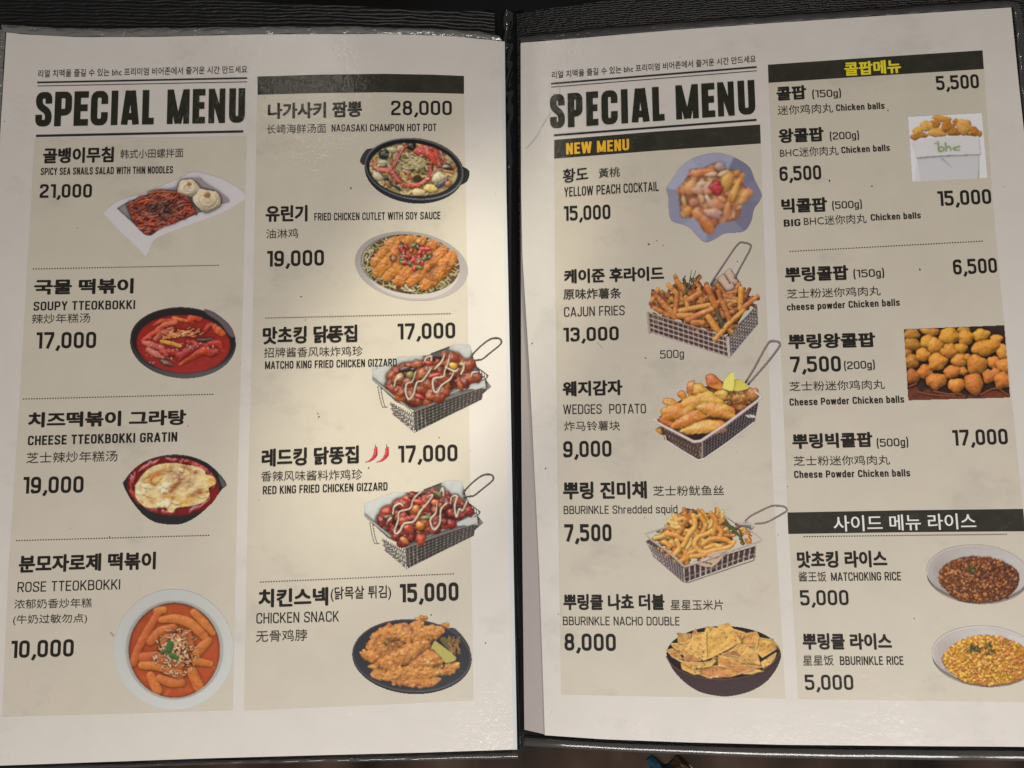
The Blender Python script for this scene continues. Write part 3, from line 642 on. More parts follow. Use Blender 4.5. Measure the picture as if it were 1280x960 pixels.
    def mottle(s, lay, n, cols, r0=8, r1=26, k=.6, st=1.6, reg=None):
        m = (s.id == lay) if reg is None else (s.id == lay) & reg
        for _ in range(n):
            x, y = s.pick(m); r = s.rs.uniform(r0, r1); s.stain(x, y, r * s.rs.uniform(1, st), r / st, s.rs.uniform(-60, 60), s.rs.choice(cols), k * s.rs.uniform(.5, 1.2), lay)
    def inside(s, pts, w):
        p = np.array(pts, float); X, Y = s.X[w], s.Y[w]; m = np.zeros(X.shape, bool)
        for (xa, ya), (xb, yb) in zip(p, np.roll(p, -1, 0)):
            if ya == yb: continue
            m ^= ((ya > Y) != (yb > Y)) & (X < (xb - xa) * (Y - ya) / (yb - ya) + xa)
        return m
    def poly(s, pts, col, z=0., sx=0., sy=0., sm=0, wave=0., **kw):
        p = np.array(pts, float)
        if sm: p = smooth(list(map(tuple, p)) + [tuple(p[0])], sm)
        w = s.win(*p.min(0), *p.max(0)); c = p.mean(0); kw.setdefault('var', .04)
        s.put(w, s.inside(p, w), z + sx * (s.X[w] - c[0]) + sy * (s.Y[w] - c[1]) + wave * s.big[w], col, **kw)
    def region(s, pts, sm=0):
        p = np.array(pts, float)
        if sm: p = smooth(list(map(tuple, p)) + [tuple(p[0])], sm)
        w = (slice(None), slice(None)); return s.inside(p, w)
    def oval(s, cx, cy, rx, ry, rot=0):
        c, n = math.cos(math.radians(rot)), math.sin(math.radians(rot)); X, Y = s.X - cx, s.Y - cy
        return np.hypot((X * c + Y * n) / rx, (-X * n + Y * c) / ry) < 1
    def pick(s, reg):
        ys, xs = np.nonzero(reg); i = s.rs.randrange(len(ys)); return xs[i] / s.q, ys[i] / s.q
    def wire(s, pts, r, col=(120, 112, 108), z=60., **kw):
        s.tube(pts, r, col, z=z, h=.5, gloss=.9, var=.15, **kw)
        if r >= 7: s.tube([(x - r * .2, y - r * .3) for x, y in pts], r * .45, mixc(col, (236, 230, 224), .22), z=z + r * .45, h=.3, var=.1, **kw)
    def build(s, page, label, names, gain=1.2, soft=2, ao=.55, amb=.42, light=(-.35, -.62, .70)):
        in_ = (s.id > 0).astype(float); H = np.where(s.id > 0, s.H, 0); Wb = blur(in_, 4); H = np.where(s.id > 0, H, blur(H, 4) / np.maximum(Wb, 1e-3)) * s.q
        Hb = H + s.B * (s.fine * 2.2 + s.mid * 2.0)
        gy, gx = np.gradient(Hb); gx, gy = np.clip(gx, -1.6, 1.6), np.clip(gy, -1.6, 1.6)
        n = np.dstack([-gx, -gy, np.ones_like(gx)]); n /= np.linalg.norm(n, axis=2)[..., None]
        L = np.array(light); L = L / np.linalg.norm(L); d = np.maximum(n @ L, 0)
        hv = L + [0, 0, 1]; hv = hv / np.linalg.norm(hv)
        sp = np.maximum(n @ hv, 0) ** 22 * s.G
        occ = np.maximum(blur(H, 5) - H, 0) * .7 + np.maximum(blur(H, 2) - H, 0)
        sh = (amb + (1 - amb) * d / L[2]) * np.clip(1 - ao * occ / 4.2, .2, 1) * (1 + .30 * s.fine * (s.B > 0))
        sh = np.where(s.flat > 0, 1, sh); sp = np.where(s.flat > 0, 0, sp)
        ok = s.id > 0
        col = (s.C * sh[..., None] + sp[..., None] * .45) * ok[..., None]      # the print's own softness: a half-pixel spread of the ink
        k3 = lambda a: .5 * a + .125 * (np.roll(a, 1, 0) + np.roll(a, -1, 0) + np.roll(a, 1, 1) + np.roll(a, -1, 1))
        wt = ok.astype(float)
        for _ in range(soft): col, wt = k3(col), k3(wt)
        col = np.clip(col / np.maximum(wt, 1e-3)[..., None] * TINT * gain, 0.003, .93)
        q = ok[:-1, :-1] & ok[1:, :-1] & ok[:-1, 1:] & ok[1:, 1:]; lay = np.where(q, s.id[:-1, :-1], 0)
        root = None
        for k in sorted(names):
            f = lay == k
            if not f.any(): continue
            fy, fx = np.nonzero(f); Wd = s.shape[1]
            quad = np.stack([fy * Wd + fx, (fy + 1) * Wd + fx, (fy + 1) * Wd + fx + 1, fy * Wd + fx + 1], 1)
            used, inv = np.unique(quad, return_inverse=True); inv = inv.reshape(quad.shape)
            vy, vx = used // Wd, used % Wd
            co = P_(s.ox + vx / SS, s.oy + vy / SS, page, Z3)
            me = bpy.data.meshes.new(names[k]); me.vertices.add(len(used)); me.vertices.foreach_set('co', co.ravel())
            me.loops.add(inv.size); me.loops.foreach_set('vertex_index', inv.ravel().astype(np.int32))
            me.polygons.add(len(quad)); me.polygons.foreach_set('loop_start', np.arange(0, inv.size, 4, dtype=np.int32))
            me.update(calc_edges=True)
            a = me.color_attributes.new('Col', 'FLOAT_COLOR', 'POINT')
            a.data.foreach_set('color', np.c_[col[vy, vx], np.ones(len(used))].ravel().astype(np.float32))
            me.materials.append(M['food'])
            o = bpy.data.objects.new(names[k], me); COL.objects.link(o); o.parent = root or ROOT[page]
            if root is None: root = o; o['label'] = label
        return root
rnd = lambda s, a, b: s.rs.uniform(a, b)
def mixc(a, b, t): return tuple(a[i] + (b[i] - a[i]) * t for i in range(3))

# --- spicy snail salad on a curved white tray
s = Pic(110, 190, 6.4, 200, 142, 3)
s.poly(smooth([(118, 490), (165, 440), (250, 385), (450, 320), (640, 245), (760, 190), (830, 160), (930, 170), (1100, 225), (1265, 345), (1180, 430), (1040, 500), (800, 590), (600, 665), (520, 720), (465, 830), (400, 770), (260, 640)], 8), (184, 180, 182), 0, -.02, .1, var=.02)
s.poly([(232, 452), (330, 395), (520, 325), (740, 262), (880, 205), (930, 240), (1135, 385), (1000, 440), (760, 545), (600, 600), (480, 672), (350, 560)], (140, 128, 134), -14, .0, -.05, sm=6, var=.03, over=True)
s.lay = 2
reg = s.region([(330, 430), (470, 340), (640, 315), (760, 345), (850, 440), (830, 510), (700, 560), (600, 600), (480, 665), (400, 580), (330, 510)], 4)
s.clip = s.region([(300, 400), (560, 300), (780, 330), (880, 500), (700, 565), (600, 605), (480, 668), (380, 590)])
s.poly([(345, 440), (470, 350), (640, 325), (750, 355), (840, 440), (820, 500), (700, 555), (600, 598), (480, 660), (400, 575)], (92, 38, 26), -10, sm=4, over=True, var=.4)
for k in range(330):
    x, y = s.pick(reg); a = rnd(s, -.9, .6); l = rnd(s, 25, 70); dk = math.hypot((x - 600) / 110, (y - 460) / 90)
    c = mixc((75, 38, 30), s.rs.choice([(150, 58, 28), (172, 70, 34), (128, 40, 24), (105, 34, 24)]), min(max(dk - .2, 0), 1))
    s.tube([(x - l * math.cos(a), y - l * math.sin(a)), (x, y + rnd(s, -14, 14)), (x + l * math.cos(a), y + l * math.sin(a))], rnd(s, 4, 9), c, z=rnd(s, 0, 40), sm=4, gloss=.35)
s.tube([(480, 335), (580, 318), (720, 325)], 7, (160, 84, 40), z=50, sm=4); s.tube([(590, 520), (640, 540), (700, 570)], 8, (150, 60, 55), z=52, sm=4)
s.mottle(2, 90, [(60, 30, 26), (176, 92, 46), (190, 112, 92), (92, 36, 26)], 6, 20, .6)
s.mottle(2, 30, [(66, 40, 34)], 14, 34, .6, 1.3, s.oval(600, 455, 120, 80))
s.clip = None; s.lay = 3
for cx, cy, r in ((805, 290, 88), (950, 385, 112)):
    s.ell(cx, cy, r, r * .78, 10, (196, 178, 148), 20, r * .5, bumpy=.25)
    for k in range(26):
        rr = r * (.25 + .7 * s.rs.random()); a0 = rnd(s, 0, 6.28)
        s.tube([(cx + rr * math.cos(a0 + t), cy + .75 * rr * math.sin(a0 + t)) for t in (0, .5, 1, 1.5)], 4.5, s.rs.choice([(208, 192, 164), (188, 166, 132), (214, 200, 176)]), z=20 + r * .5 * math.sqrt(max(1 - (rr / r) ** 2, 0)), sm=4)
    s.ell(cx + 4, cy - r * .35, r * .22, r * .2, 0, (146, 110, 72), 20 + r * .5, 5)
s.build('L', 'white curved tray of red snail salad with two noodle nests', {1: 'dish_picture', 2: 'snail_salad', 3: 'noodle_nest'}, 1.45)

# --- seafood hot pot
s = Pic(430, 160, 7.111, 180, 130, 7)
s.poly([(205, 185), (270, 180), (290, 240), (190, 330), (140, 300), (165, 230)], (62, 56, 62), -10, .1, .1, sm=4)
s.poly([(1060, 340), (1118, 385), (1100, 470), (1040, 510), (985, 520), (1020, 420)], (38, 38, 42), -10, 0, .2, sm=4)
s.disc(625, 380, 445, 292, 6, (36, 38, 44), 0)
s.tube([(625 + 432 * math.cos(t) , 366 + 268 * math.sin(t) + 40 * math.cos(t)) for t in np.linspace(0, 6.3, 60)], 9, (72, 74, 84), 6, gloss=.8)
s.disc(622, 362, 415, 250, 6, (30, 30, 35), -10, over=True)
s.lay = 2; s.clip = s.oval(618, 370, 392, 232, 6)
s.disc(618, 372, 392, 232, 6, (178, 158, 118), -20, 6, var=.2, over=True)
for k in range(150):
    x, y = s.pick(s.clip); a = rnd(s, 0, 6.28); l = rnd(s, 20, 50)
    s.tube([(x, y), (x + l * math.cos(a), y + l * math.sin(a)), (x + l * 1.6 * math.cos(a + .7), y + l * 1.6 * math.sin(a + .7))], rnd(s, 7, 13), s.rs.choice([(206, 182, 128), (190, 160, 104), (216, 200, 158), (158, 120, 80), (205, 170, 90)]), z=rnd(s, -18, -4), sm=4, gloss=.2)
for x, y, rx, ry, a, c in ((430, 195, 50, 26, 10, (190, 178, 140)), (355, 235, 48, 42, -50, (36, 40, 46)), (345, 305, 42, 20, 0, (186, 180, 168)), (600, 160, 45, 38, -30, (28, 30, 34)), (300, 430, 52, 34, 30, (200, 186, 150)), (390, 500, 42, 17, 40, (150, 100, 60)), (450, 510, 80, 14, 38, (44, 46, 42)), (660, 570, 64, 34, 0, (214, 190, 140)), (835, 440, 62, 46, -15, (205, 194, 150)), (870, 490, 62, 28, -40, (84, 74, 92)), (925, 495, 34, 26, -30, (168, 104, 66)), (920, 350, 52, 30, 20, (30, 28, 30)), (930, 385, 52, 18, 10, (186, 120, 74)), (950, 260, 50, 44, 40, (196, 176, 124)), (700, 150, 60, 18, 8, (206, 180, 120)), (770, 535, 60, 34, 10, (222, 196, 108)), (380, 450, 26, 16, 30, (30, 30, 32))):
    s.ell(x, y, rx, ry, a, c, 2, min(rx, ry) * .7, gloss=.5, bumpy=.15)
red = lambda: s.rs.choice([(176, 50, 38), (196, 74, 58), (160, 36, 30), (206, 106, 90)])
for pts, r in (([(240, 290), (280, 350), (340, 375), (410, 370)], (14, 26, 28)), ([(430, 350), (470, 270), (505, 200), (560, 160)], (20, 24, 26, 14)), ([(430, 400), (480, 470), (560, 512), (660, 505), (760, 445)], (24, 28, 24, 26, 20)), ([(640, 205), (700, 180), (780, 175)], (26, 46, 40)), ([(690, 215), (770, 240), (810, 300)], (52, 50, 34)), ([(770, 320), (770, 400), (745, 450)], (26, 24, 18)), ([(815, 130), (850, 200), (900, 300)], (8, 16, 14)), ([(800, 180), (830, 270), (850, 330)], (20, 24, 20)), ([(540, 395), (590, 440), (600, 480)], (14, 14, 10)), ([(450, 400), (520, 470)], (10, 8)), ([(940, 380), (1000, 330)], (12, 6))):
    s.tube(pts, [q * .78 for q in r], red(), z=8, sm=6, gloss=.5, bumpy=.8, var=.35, wob=.3, h=.6)
for pts in ([(440, 395), (480, 465), (550, 505)], [(445, 340), (490, 250), (530, 180)], [(790, 170), (850, 190), (880, 280)], [(770, 430), (820, 372), (880, 365)], [(830, 140), (870, 240)]): s.tube(pts, 5, (214, 150, 140), z=40, sm=5, gloss=.5)
for k in range(90):
    a = rnd(s, 0, 6.28); R = rnd(s, 0, 110); x, y = 640 + R * math.cos(a), 325 + .7 * R * math.sin(a); b = rnd(s, -1, 1.2); l = rnd(s, 20, 50)
    s.tube([(x - l * math.cos(b), y - l * math.sin(b)), (x, y + rnd(s, -10, 10)), (x + l * math.cos(b), y + l * math.sin(b))], rnd(s, 3.5, 6), s.rs.choice([(200, 184, 136), (172, 156, 104), (210, 198, 160), (140, 128, 84)]), z=30 + 20 * (1 - R / 110), sm=4)
s.ell(655, 450, 36, 28, 0, (54, 52, 30), 40, 8); s.clip = None
s.mottle(2, 150, [(216, 196, 150), (96, 60, 40), (186, 120, 90), (226, 206, 170), (70, 56, 44)], 5, 16, .55)
s.mottle(2, 50, [(220, 160, 140), (140, 24, 24), (228, 190, 176)], 5, 15, .6, 2.2, s.oval(560, 360, 330, 170))
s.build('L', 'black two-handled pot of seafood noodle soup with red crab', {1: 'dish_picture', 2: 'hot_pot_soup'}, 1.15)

# --- fried chicken cutlet on shredded cabbage
s = Pic(430, 270, 7.111, 180, 122, 11)
s.disc(600, 445, 508, 305, 8, (172, 164, 162), 0, 30, gloss=.2); s.disc(600, 440, 490, 288, 8, (200, 192, 188), 6, 20); s.disc(590, 430, 440, 262, 6, (184, 176, 172), -6, 10, over=True)
s.lay = 2; reg = s.oval(600, 432, 428, 258, 6); s.clip = s.oval(600, 425, 470, 285, 6)
s.disc(600, 432, 428, 262, 6, (112, 78, 44), -8, var=.3, over=True)
s.disc(610, 400, 350, 205, 4, (140, 74, 32), 0, var=.3, over=True)
for k in range(420):
    x, y = s.pick(reg)
    if math.hypot((x - 610) / 330, (y - 400) / 180) < .8: continue
    a = rnd(s, 0, 6.28); l = rnd(s, 22, 48)
    s.tube([(x - l * math.cos(a), y - l * math.sin(a) * .7), (x + rnd(s, -9, 9), y + rnd(s, -9, 9)), (x + l * math.cos(a), y + l * math.sin(a) * .7)], rnd(s, 3.5, 6.5), s.rs.choice([(204, 192, 146), (182, 166, 112), (160, 150, 100), (216, 206, 172), (128, 96, 58), (150, 148, 100), (210, 198, 158)]), z=rnd(s, -4, 16), sm=4)
s.lay = 3; s.clip = None
for pts, r in (([(270, 420), (350, 320), (430, 235), (520, 190)], (34, 40, 38, 18)), ([(300, 490), (400, 400), (520, 260), (620, 205)], (42, 50, 56, 34)), ([(390, 540), (460, 460), (560, 330), (700, 215)], (40, 48, 60, 36)), ([(490, 580), (560, 500), (680, 380), (800, 250)], (46, 52, 60, 40)), ([(590, 580), (680, 510), (780, 400), (890, 295)], (42, 50, 58, 34)), ([(720, 610), (810, 530), (900, 440), (960, 350)], (46, 62, 68, 44))):
    s.tube(pts, [q * 1.16 for q in r], (192, 118, 44), z=14, sm=5, h=.45, wob=.22, bumpy=1.1, gloss=.3, var=.35)
s.mottle(3, 130, [(128, 62, 24), (222, 160, 76), (206, 138, 60), (150, 78, 30), (232, 182, 104)], 6, 20, .55)
s.mottle(3, 40, [(104, 48, 24)], 10, 26, .5, 1.5, s.oval(850, 520, 220, 120))
s.lay = 4
for k in range(44):
    a = rnd(s, 0, 6.28); R = 1.05 * math.sqrt(s.rs.random()); x, y = 610 + 185 * R * math.cos(a), 355 + 105 * R * math.sin(a); b = rnd(s, 0, 180)
    if s.rs.random() < .55: s.ell(x, y, rnd(s, 22, 42), rnd(s, 12, 20), b, s.rs.choice([(176, 36, 36), (196, 52, 52), (150, 24, 30)]), 66, 14, gloss=.8)
    else:
        s.ell(x, y, rnd(s, 22, 40), rnd(s, 12, 18), b, s.rs.choice([(64, 84, 44), (104, 116, 60), (48, 62, 38)]), 66, 14, gloss=.4); s.ell(x + 3, y, 13, 6, b, (176, 178, 120), 74, 8)
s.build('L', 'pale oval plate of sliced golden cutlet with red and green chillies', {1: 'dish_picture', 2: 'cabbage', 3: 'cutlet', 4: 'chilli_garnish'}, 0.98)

# --- wire basket of glazed gizzards, twice
def gizzard(ox, oy, seed, dark, label):
    s = Pic(ox, oy, 6.737, 190, 142, seed); LC = (212, 214, 212)
    s.poly([(100, 330), (330, 240), (560, 230), (620, 210), (740, 160), (800, 130), (930, 140), (960, 260), (1010, 370), (1060, 430), (1060, 510), (800, 590), (460, 700), (300, 620), (105, 440)], LC, -30, .02, -.04, var=.015, wave=14)
    s.poly([(1045, 410), (1110, 495), (1030, 560)], (150, 144, 138), -40)
    # wire body
    s.lay = 4
    s.poly([(455, 700), (1035, 500), (1025, 600), (470, 880)], (112, 100, 96), -28, 0, -.05, var=.25, over=True)
    s.poly([(450, 715), (490, 700), (485, 850), (455, 870)], (172, 168, 166), -20)
    s.poly([(455, 705), (520, 680), (500, 780)], (120, 44, 36), -18)
    A, B, C, D = np.array([450, 705.]), np.array([1040, 500.]), np.array([1025, 600.]), np.array([458, 880.])
    for i in range(19):
        t = i / 18; a, b = A + (B - A) * t, D + (C - D) * t; s.wire([tuple(a), tuple(b)], 4.6, (150, 142, 136) if i < 4 else (88, 80, 76), z=10)
    for j in range(7):
        t = j / 6; s.wire([tuple(A + (D - A) * t), tuple(B + (C - B) * t)], 4 if j else 6, (106, 98, 92), z=12)
    E, F = np.array([150, 500.]), np.array([210, 670.])
    for i in range(13):
        t = .32 + .68 * i / 12; a, b = np.array([140, 470.]) + (A - [140, 470.]) * t, F + (D - F) * t; a = a + (b - a) * .25 * (1 - t) * 2
        s.wire([tuple(a + (b - a) * .12), tuple(b)], 5.5, (96, 88, 84), z=8)
    for j in range(2, 5): s.wire([tuple(np.array([250, 640.]) + (j - 2) * np.array([10, 40.])), tuple(A + (D - A) * (.25 + .25 * (j - 2)))], 5, (110, 102, 98), z=7)
    for x in (150, 172): s.wire([(x, 490), (x + 20, 600), (x + 40, 665), (x + 62, 668)], 5.5, (104, 98, 92), z=2)
    s.wire([(105, 430), (140, 460), (300, 590), (440, 705)], 6, (190, 184, 176), z=12); s.wire([(440, 712), (720, 600), (1040, 500)], 6, (120, 110, 104), z=16)
    s.wire([(600, 215), (745, 160)], 6, (70, 62, 58), z=14)
    for i in range(6): s.wire([(625 + 22 * i, 205 - 8 * i), (632 + 22 * i, 250 - 9 * i)], 5, (110, 100, 94), z=10)
    s.wire([(965, 315), (1080, 400), (1070, 420), (1030, 440)], 6, (76, 68, 64), z=14)
    for i in range(5): s.wire([(985 + 20 * i, 335 + 14 * i), (990 + 20 * i, 385 + 10 * i)], 5, (90, 82, 76), z=10)
    s.wire([(942, 245), (960, 210), (1020, 150), (1090, 98), (1140, 84), (1180, 92), (1192, 120), (1170, 150), (1090, 215), (1030, 262), (990, 270), (948, 276)], 9, (60, 52, 46), z=20, sm=5)
    # liner flap over the front
    s.lay = 1; s.poly([(690, 585), (1050, 415), (1062, 510), (850, 522)], (204, 206, 204), 18, .0, .06, var=.02)
    s.lay = 2
    reg = s.region([(230, 470), (300, 360), (470, 290), (600, 225), (760, 235), (860, 260), (1000, 380), (1000, 420), (820, 510), (640, 600), (450, 680), (330, 580)], 3)
    s.poly([(235, 480), (305, 370), (475, 300), (600, 240), (760, 245), (855, 270), (985, 385), (990, 420), (815, 500), (640, 590), (450, 670), (330, 575)], (96, 36, 22), -8, sm=4, var=.4, over=True)
    for k in range(130):
        x, y = s.pick(reg); r = rnd(s, 36, 60) if k < 75 else rnd(s, 18, 34); e = .12 * (700 - y)
        c = s.rs.choice([(150, 60, 28), (168, 78, 36), (128, 44, 24), (182, 98, 50)]) if not dark else s.rs.choice([(146, 38, 26), (168, 54, 34), (122, 28, 22), (184, 72, 44)])
        s.ell(x, y, r, r * rnd(s, .7, 1), rnd(s, 0, 180), c, 6 + rnd(s, -6, 22), r * .7, wob=.13, gloss=.6, bumpy=.55, var=.35)
    for x, y, rx, ry, a, c in ([(330, 415, 44, 30, -40, (190, 150, 96)), (422, 395, 36, 30, -20, (112, 132, 56)), (580, 295, 36, 20, 10, (190, 40, 30)), (630, 398, 56, 17, -18, (190, 40, 32)), (785, 318, 36, 28, 20, (216, 172, 60)), (505, 580, 44, 20, 25, (186, 36, 26)), (865, 305, 26, 16, 10, (180, 180, 140)), (380, 345, 50, 24, -10, (70, 30, 26)), (450, 350, 26, 18, 0, (40, 22, 20))] if not dark else
                               [(305, 440, 44, 16, -8, (84, 88, 48)), (720, 248, 50, 20, 30, (92, 96, 48)), (540, 375, 36, 34, -20, (200, 120, 40)), (622, 448, 44, 18, -8, (110, 138, 58)), (575, 515, 42, 36, 40, (208, 136, 44)), (440, 640, 42, 26, 35, (200, 120, 50)), (560, 315, 48, 22, 10, (200, 60, 36)), (700, 320, 34, 26, 0, (210, 110, 50))]):
        s.ell(x, y, rx, ry, a, c, 66, min(rx, ry) * .6, gloss=.8, wob=.06)
    s.mottle(2, 150, [(206, 120, 70), (84, 28, 20), (220, 150, 110), (110, 34, 22), (190, 84, 44)] if not dark else [(206, 100, 70), (84, 20, 18), (222, 140, 120), (120, 24, 20), (186, 70, 44)], 5, 15, .6)
    s.lay = 3; SCOL = (226, 208, 186)
    sq = ([(545, 285), (560, 250), (600, 240), (600, 275)], [(470, 370), (440, 450), (395, 470), (385, 540), (410, 600), (450, 560), (480, 460), (530, 440), (600, 340)], [(712, 225), (690, 280), (630, 345)], [(755, 230), (740, 300), (715, 360), (700, 410), (620, 430), (620, 520), (650, 540), (690, 480), (760, 430), (795, 360)], [(880, 290), (870, 350), (850, 390)], [(935, 410), (950, 375), (990, 370)], [(290, 490), (300, 440), (340, 410)], [(830, 340), (800, 365), (720, 330)]) if not dark else \
         ([(345, 420), (355, 360), (400, 330), (430, 350)], [(600, 215), (520, 290), (490, 370), (400, 400), (390, 470), (360, 560), (375, 585), (405, 560), (440, 500), (520, 480), (580, 390), (640, 320), (680, 260), (650, 265)], [(715, 330), (705, 410), (660, 470), (690, 550), (740, 490), (750, 380), (800, 325)], [(830, 330), (840, 275), (885, 270), (865, 350), (880, 440), (905, 375), (930, 390), (970, 310)], [(740, 240), (765, 200), (770, 260)], [(300, 480), (330, 450)])
    for q in sq: s.tube(q, (5, 7.5, 8, 6.5), SCOL, z=82, sm=6, gloss=.3, h=.7, var=.06, wob=.25)
    s.build('L', label, {1: 'dish_picture', 2: 'fried_gizzard', 3: 'white_sauce', 4: 'wire_basket'}, .86 if dark else .78)
gizzard(450, 410, 21, False, 'wire basket of brown glazed gizzards with white sauce lines')
gizzard(440, 580.5, 22, True, 'wire basket of red glazed gizzards with white sauce lines')

# --- two chilli icons
for dx in (0, 14.1):
    s = Pic(452 + dx, 553, 10, 24, 30, 40); c = (196, 34, 48)
    s.tube([(40, 248), (110, 225), (170, 160), (180, 75)], (4, 18, 30, 24), c, sm=7, gloss=.5, var=.05); s.tube([(178, 70), (172, 30)], (10, 6), (70, 74, 40), z=8)
    s.build('L', 'small red chilli symbol', {1: 'chilli_symbol'}, 0.95)

# --- soupy rice cakes in a black bowl
s = Pic(150, 370, 8, 160, 122, 31)
s.disc(630, 468, 532, 358, 3, (40, 36, 38), -30, 30, gloss=.3); s.disc(630, 440, 530, 328, 3, (62, 54, 58), 0, 14); s.disc(632, 440, 518, 316, 3, (34, 30, 32), -8, 20, over=True)
s.poly([(830, 120), (960, 170), (1100, 290), (1150, 400), (1100, 400), (1000, 270), (870, 180)], (92, 82, 88), 14, sm=4, var=.05)
s.lay = 2; s.clip = s.oval(632, 478, 470, 292, 3)
s.disc(632, 478, 470, 292, 3, (140, 28, 22), -14, 8, gloss=.1, var=.12, over=True)
rc = lambda: s.rs.choice([(168, 62, 30), (182, 78, 40), (160, 44, 26), (150, 36, 28)])
for pts, r, c in (([(340, 290), (430, 250), (540, 250)], (10, 24, 18), (184, 70, 26)), ([(370, 330), (470, 280), (560, 262)], (18, 30, 22), (190, 92, 64)), ([(220, 450), (320, 380), (420, 330)], (14, 24, 22), (182, 62, 30)), ([(530, 220), (620, 240), (720, 260)], (14, 18, 16), (200, 110, 50)), ([(700, 240), (740, 205), (800, 230)], (34, 44, 30), (184, 60, 36)), ([(940, 310), (990, 350), (1030, 380)], (30, 40, 28), (190, 84, 36)), ([(360, 430), (420, 380), (520, 335)], (26, 34, 28), (178, 84, 62)), ([(240, 470), (320, 490), (420, 520)], (24, 34, 24), (182, 92, 84)), ([(280, 540), (360, 580), (430, 610)], (26, 32, 22), (184, 100, 92)), ([(420, 570), (500, 560), (580, 570)], (34, 40, 30), (152, 34, 28)), ([(410, 450), (500, 470), (600, 500)], (16, 22, 20), (196, 136, 52)), ([(600, 690), (720, 600), (840, 540)], (16, 40, 46), (178, 66, 28)), ([(600, 600), (680, 560), (780, 500)], (50, 56, 46), (140, 26, 24)), ([(840, 540), (920, 570), (960, 560)], (40, 40, 30), (160, 50, 34)), ([(680, 460), (800, 490), (880, 500)], (30, 36, 26), (140, 26, 28)), ([(850, 350), (890, 300), (930, 290)], (22, 28, 22), (160, 40, 30)), ([(900, 470), (980, 470), (1010, 500)], (34, 34, 26), (166, 48, 34))):
    s.tube(pts, r, c, z=-6, sm=6, gloss=.22, h=.6, bumpy=.5, var=.35, wob=.25)
for pts, r, c in (([(780, 440), (850, 440), (920, 430)], (14, 18, 14), (66, 52, 44)), ([(420, 650), (470, 670), (520, 690)], (18, 24, 14), (96, 84, 66)), ([(480, 350), (560, 335)], (12, 10), (60, 36, 36))): s.tube(pts, r, c, z=16, sm=4, gloss=.4)
for k in range(60):
    x = rnd(s, 0, 1); cx, cy = 450 + 340 * x, 405 - 60 * x; a = rnd(s, 0, 6.28); R = rnd(s, 0, 62); l = rnd(s, 12, 26)
    x, y = cx + R * math.cos(a), cy + R * .8 * math.sin(a); b = rnd(s, -1.2, .8)
    s.tube([(x - l * math.cos(b), y - l * math.sin(b)), (x, y + rnd(s, -9, 9)), (x + l * math.cos(b), y + l * math.sin(b))], 7, s.rs.choice([(190, 112, 62), (206, 138, 84), (172, 84, 44), (196, 124, 50)]), z=26 + 8 * s.rs.random(), sm=4, gloss=.5)
for k in range(22):
    x, y = s.rs.choice([(300, 650), (400, 690), (540, 610), (560, 560), (700, 520), (760, 480), (340, 480), (900, 500), (430, 590)]); x += rnd(s, -45, 45); y += rnd(s, -25, 25)
    s.ell(x, y, rnd(s, 6, 16), rnd(s, 4, 8), rnd(s, 0, 180), (208, 150, 134), 34, 4, gloss=.5)
s.mottle(2, 80, [(130, 20, 18), (184, 70, 36), (150, 36, 26), (104, 18, 18)], 10, 30, .5, 2)
s.mottle(2, 26, [(214, 140, 120), (220, 160, 140)], 4, 12, .6, 2.2, s.oval(450, 520, 260, 160))
s.clip = None
s.build('L', 'black bowl of rice cakes in bright red soup', {1: 'dish_picture', 2: 'soupy_rice_cakes'}, 1.4)

# --- cheese gratin in a black pan with two lips
s = Pic(140, 560, 8, 160, 112, 33)
s.poly([(105, 350), (200, 230), (330, 130), (480, 80), (640, 64), (800, 85), (950, 150), (1060, 240), (1148, 360), (1100, 420), (990, 560), (860, 680), (720, 755), (590, 768), (430, 745), (310, 670), (200, 540), (130, 420)], (34, 33, 35), 0, 0, .05, sm=6, var=.05)
s.poly([(1060, 250), (1148, 360), (1110, 400), (1080, 330)], (84, 82, 84), 8, sm=4)
s.tube([(110, 350), (200, 235), (330, 138), (480, 90), (640, 74), (800, 92), (950, 155), (1060, 250), (1140, 358)], 7, (60, 58, 60), z=6, sm=5, gloss=.4)
s.lay = 2; s.clip = s.oval(610, 385, 460, 292, 4)
s.disc(610, 385, 460, 292, 4, (118, 22, 26), -16, 8, var=.15, over=True)
for k in range(46):
    a = rnd(s, 0, 6.28); x, y = 610 + 415 * math.cos(a), 385 + 262 * math.sin(a)
    s.ell(x, y, rnd(s, 30, 70), rnd(s, 16, 30), math.degrees(a) + 90 + rnd(s, -30, 30), s.rs.choice([(150, 34, 30), (168, 46, 40), (122, 20, 24), (140, 30, 36)]), -10, 16, gloss=.7)
s.tube([(690, 145), (740, 85), (790, 130)], 16, (150, 50, 44), z=0, sm=4, gloss=.5)
s.lay = 3; s.clip = None
CH = [(230, 380), (290, 290), (360, 215), (470, 165), (620, 150), (740, 170), (860, 190), (930, 230), (940, 265), (1020, 290), (1035, 360), (970, 400), (975, 470), (920, 540), (800, 580), (650, 600), (610, 645), (560, 635), (540, 600), (430, 600), (330, 590), (240, 500)]
s.poly(CH, (216, 194, 142), 14, 0, 0, sm=5, wave=22, bumpy=.35, gloss=.1, var=.07)
s.clip = s.region(CH, 5)
for k in range(60):
    x, y = s.pick(s.clip); s.ell(x, y, rnd(s, 26, 64), rnd(s, 16, 34), rnd(s, -40, 40), s.rs.choice([(222, 202, 154), (212, 188, 128), (226, 210, 168), (214, 184, 116)]), 10, rnd(s, 9, 17), bumpy=.35, wob=.3, var=.1, gloss=.1)
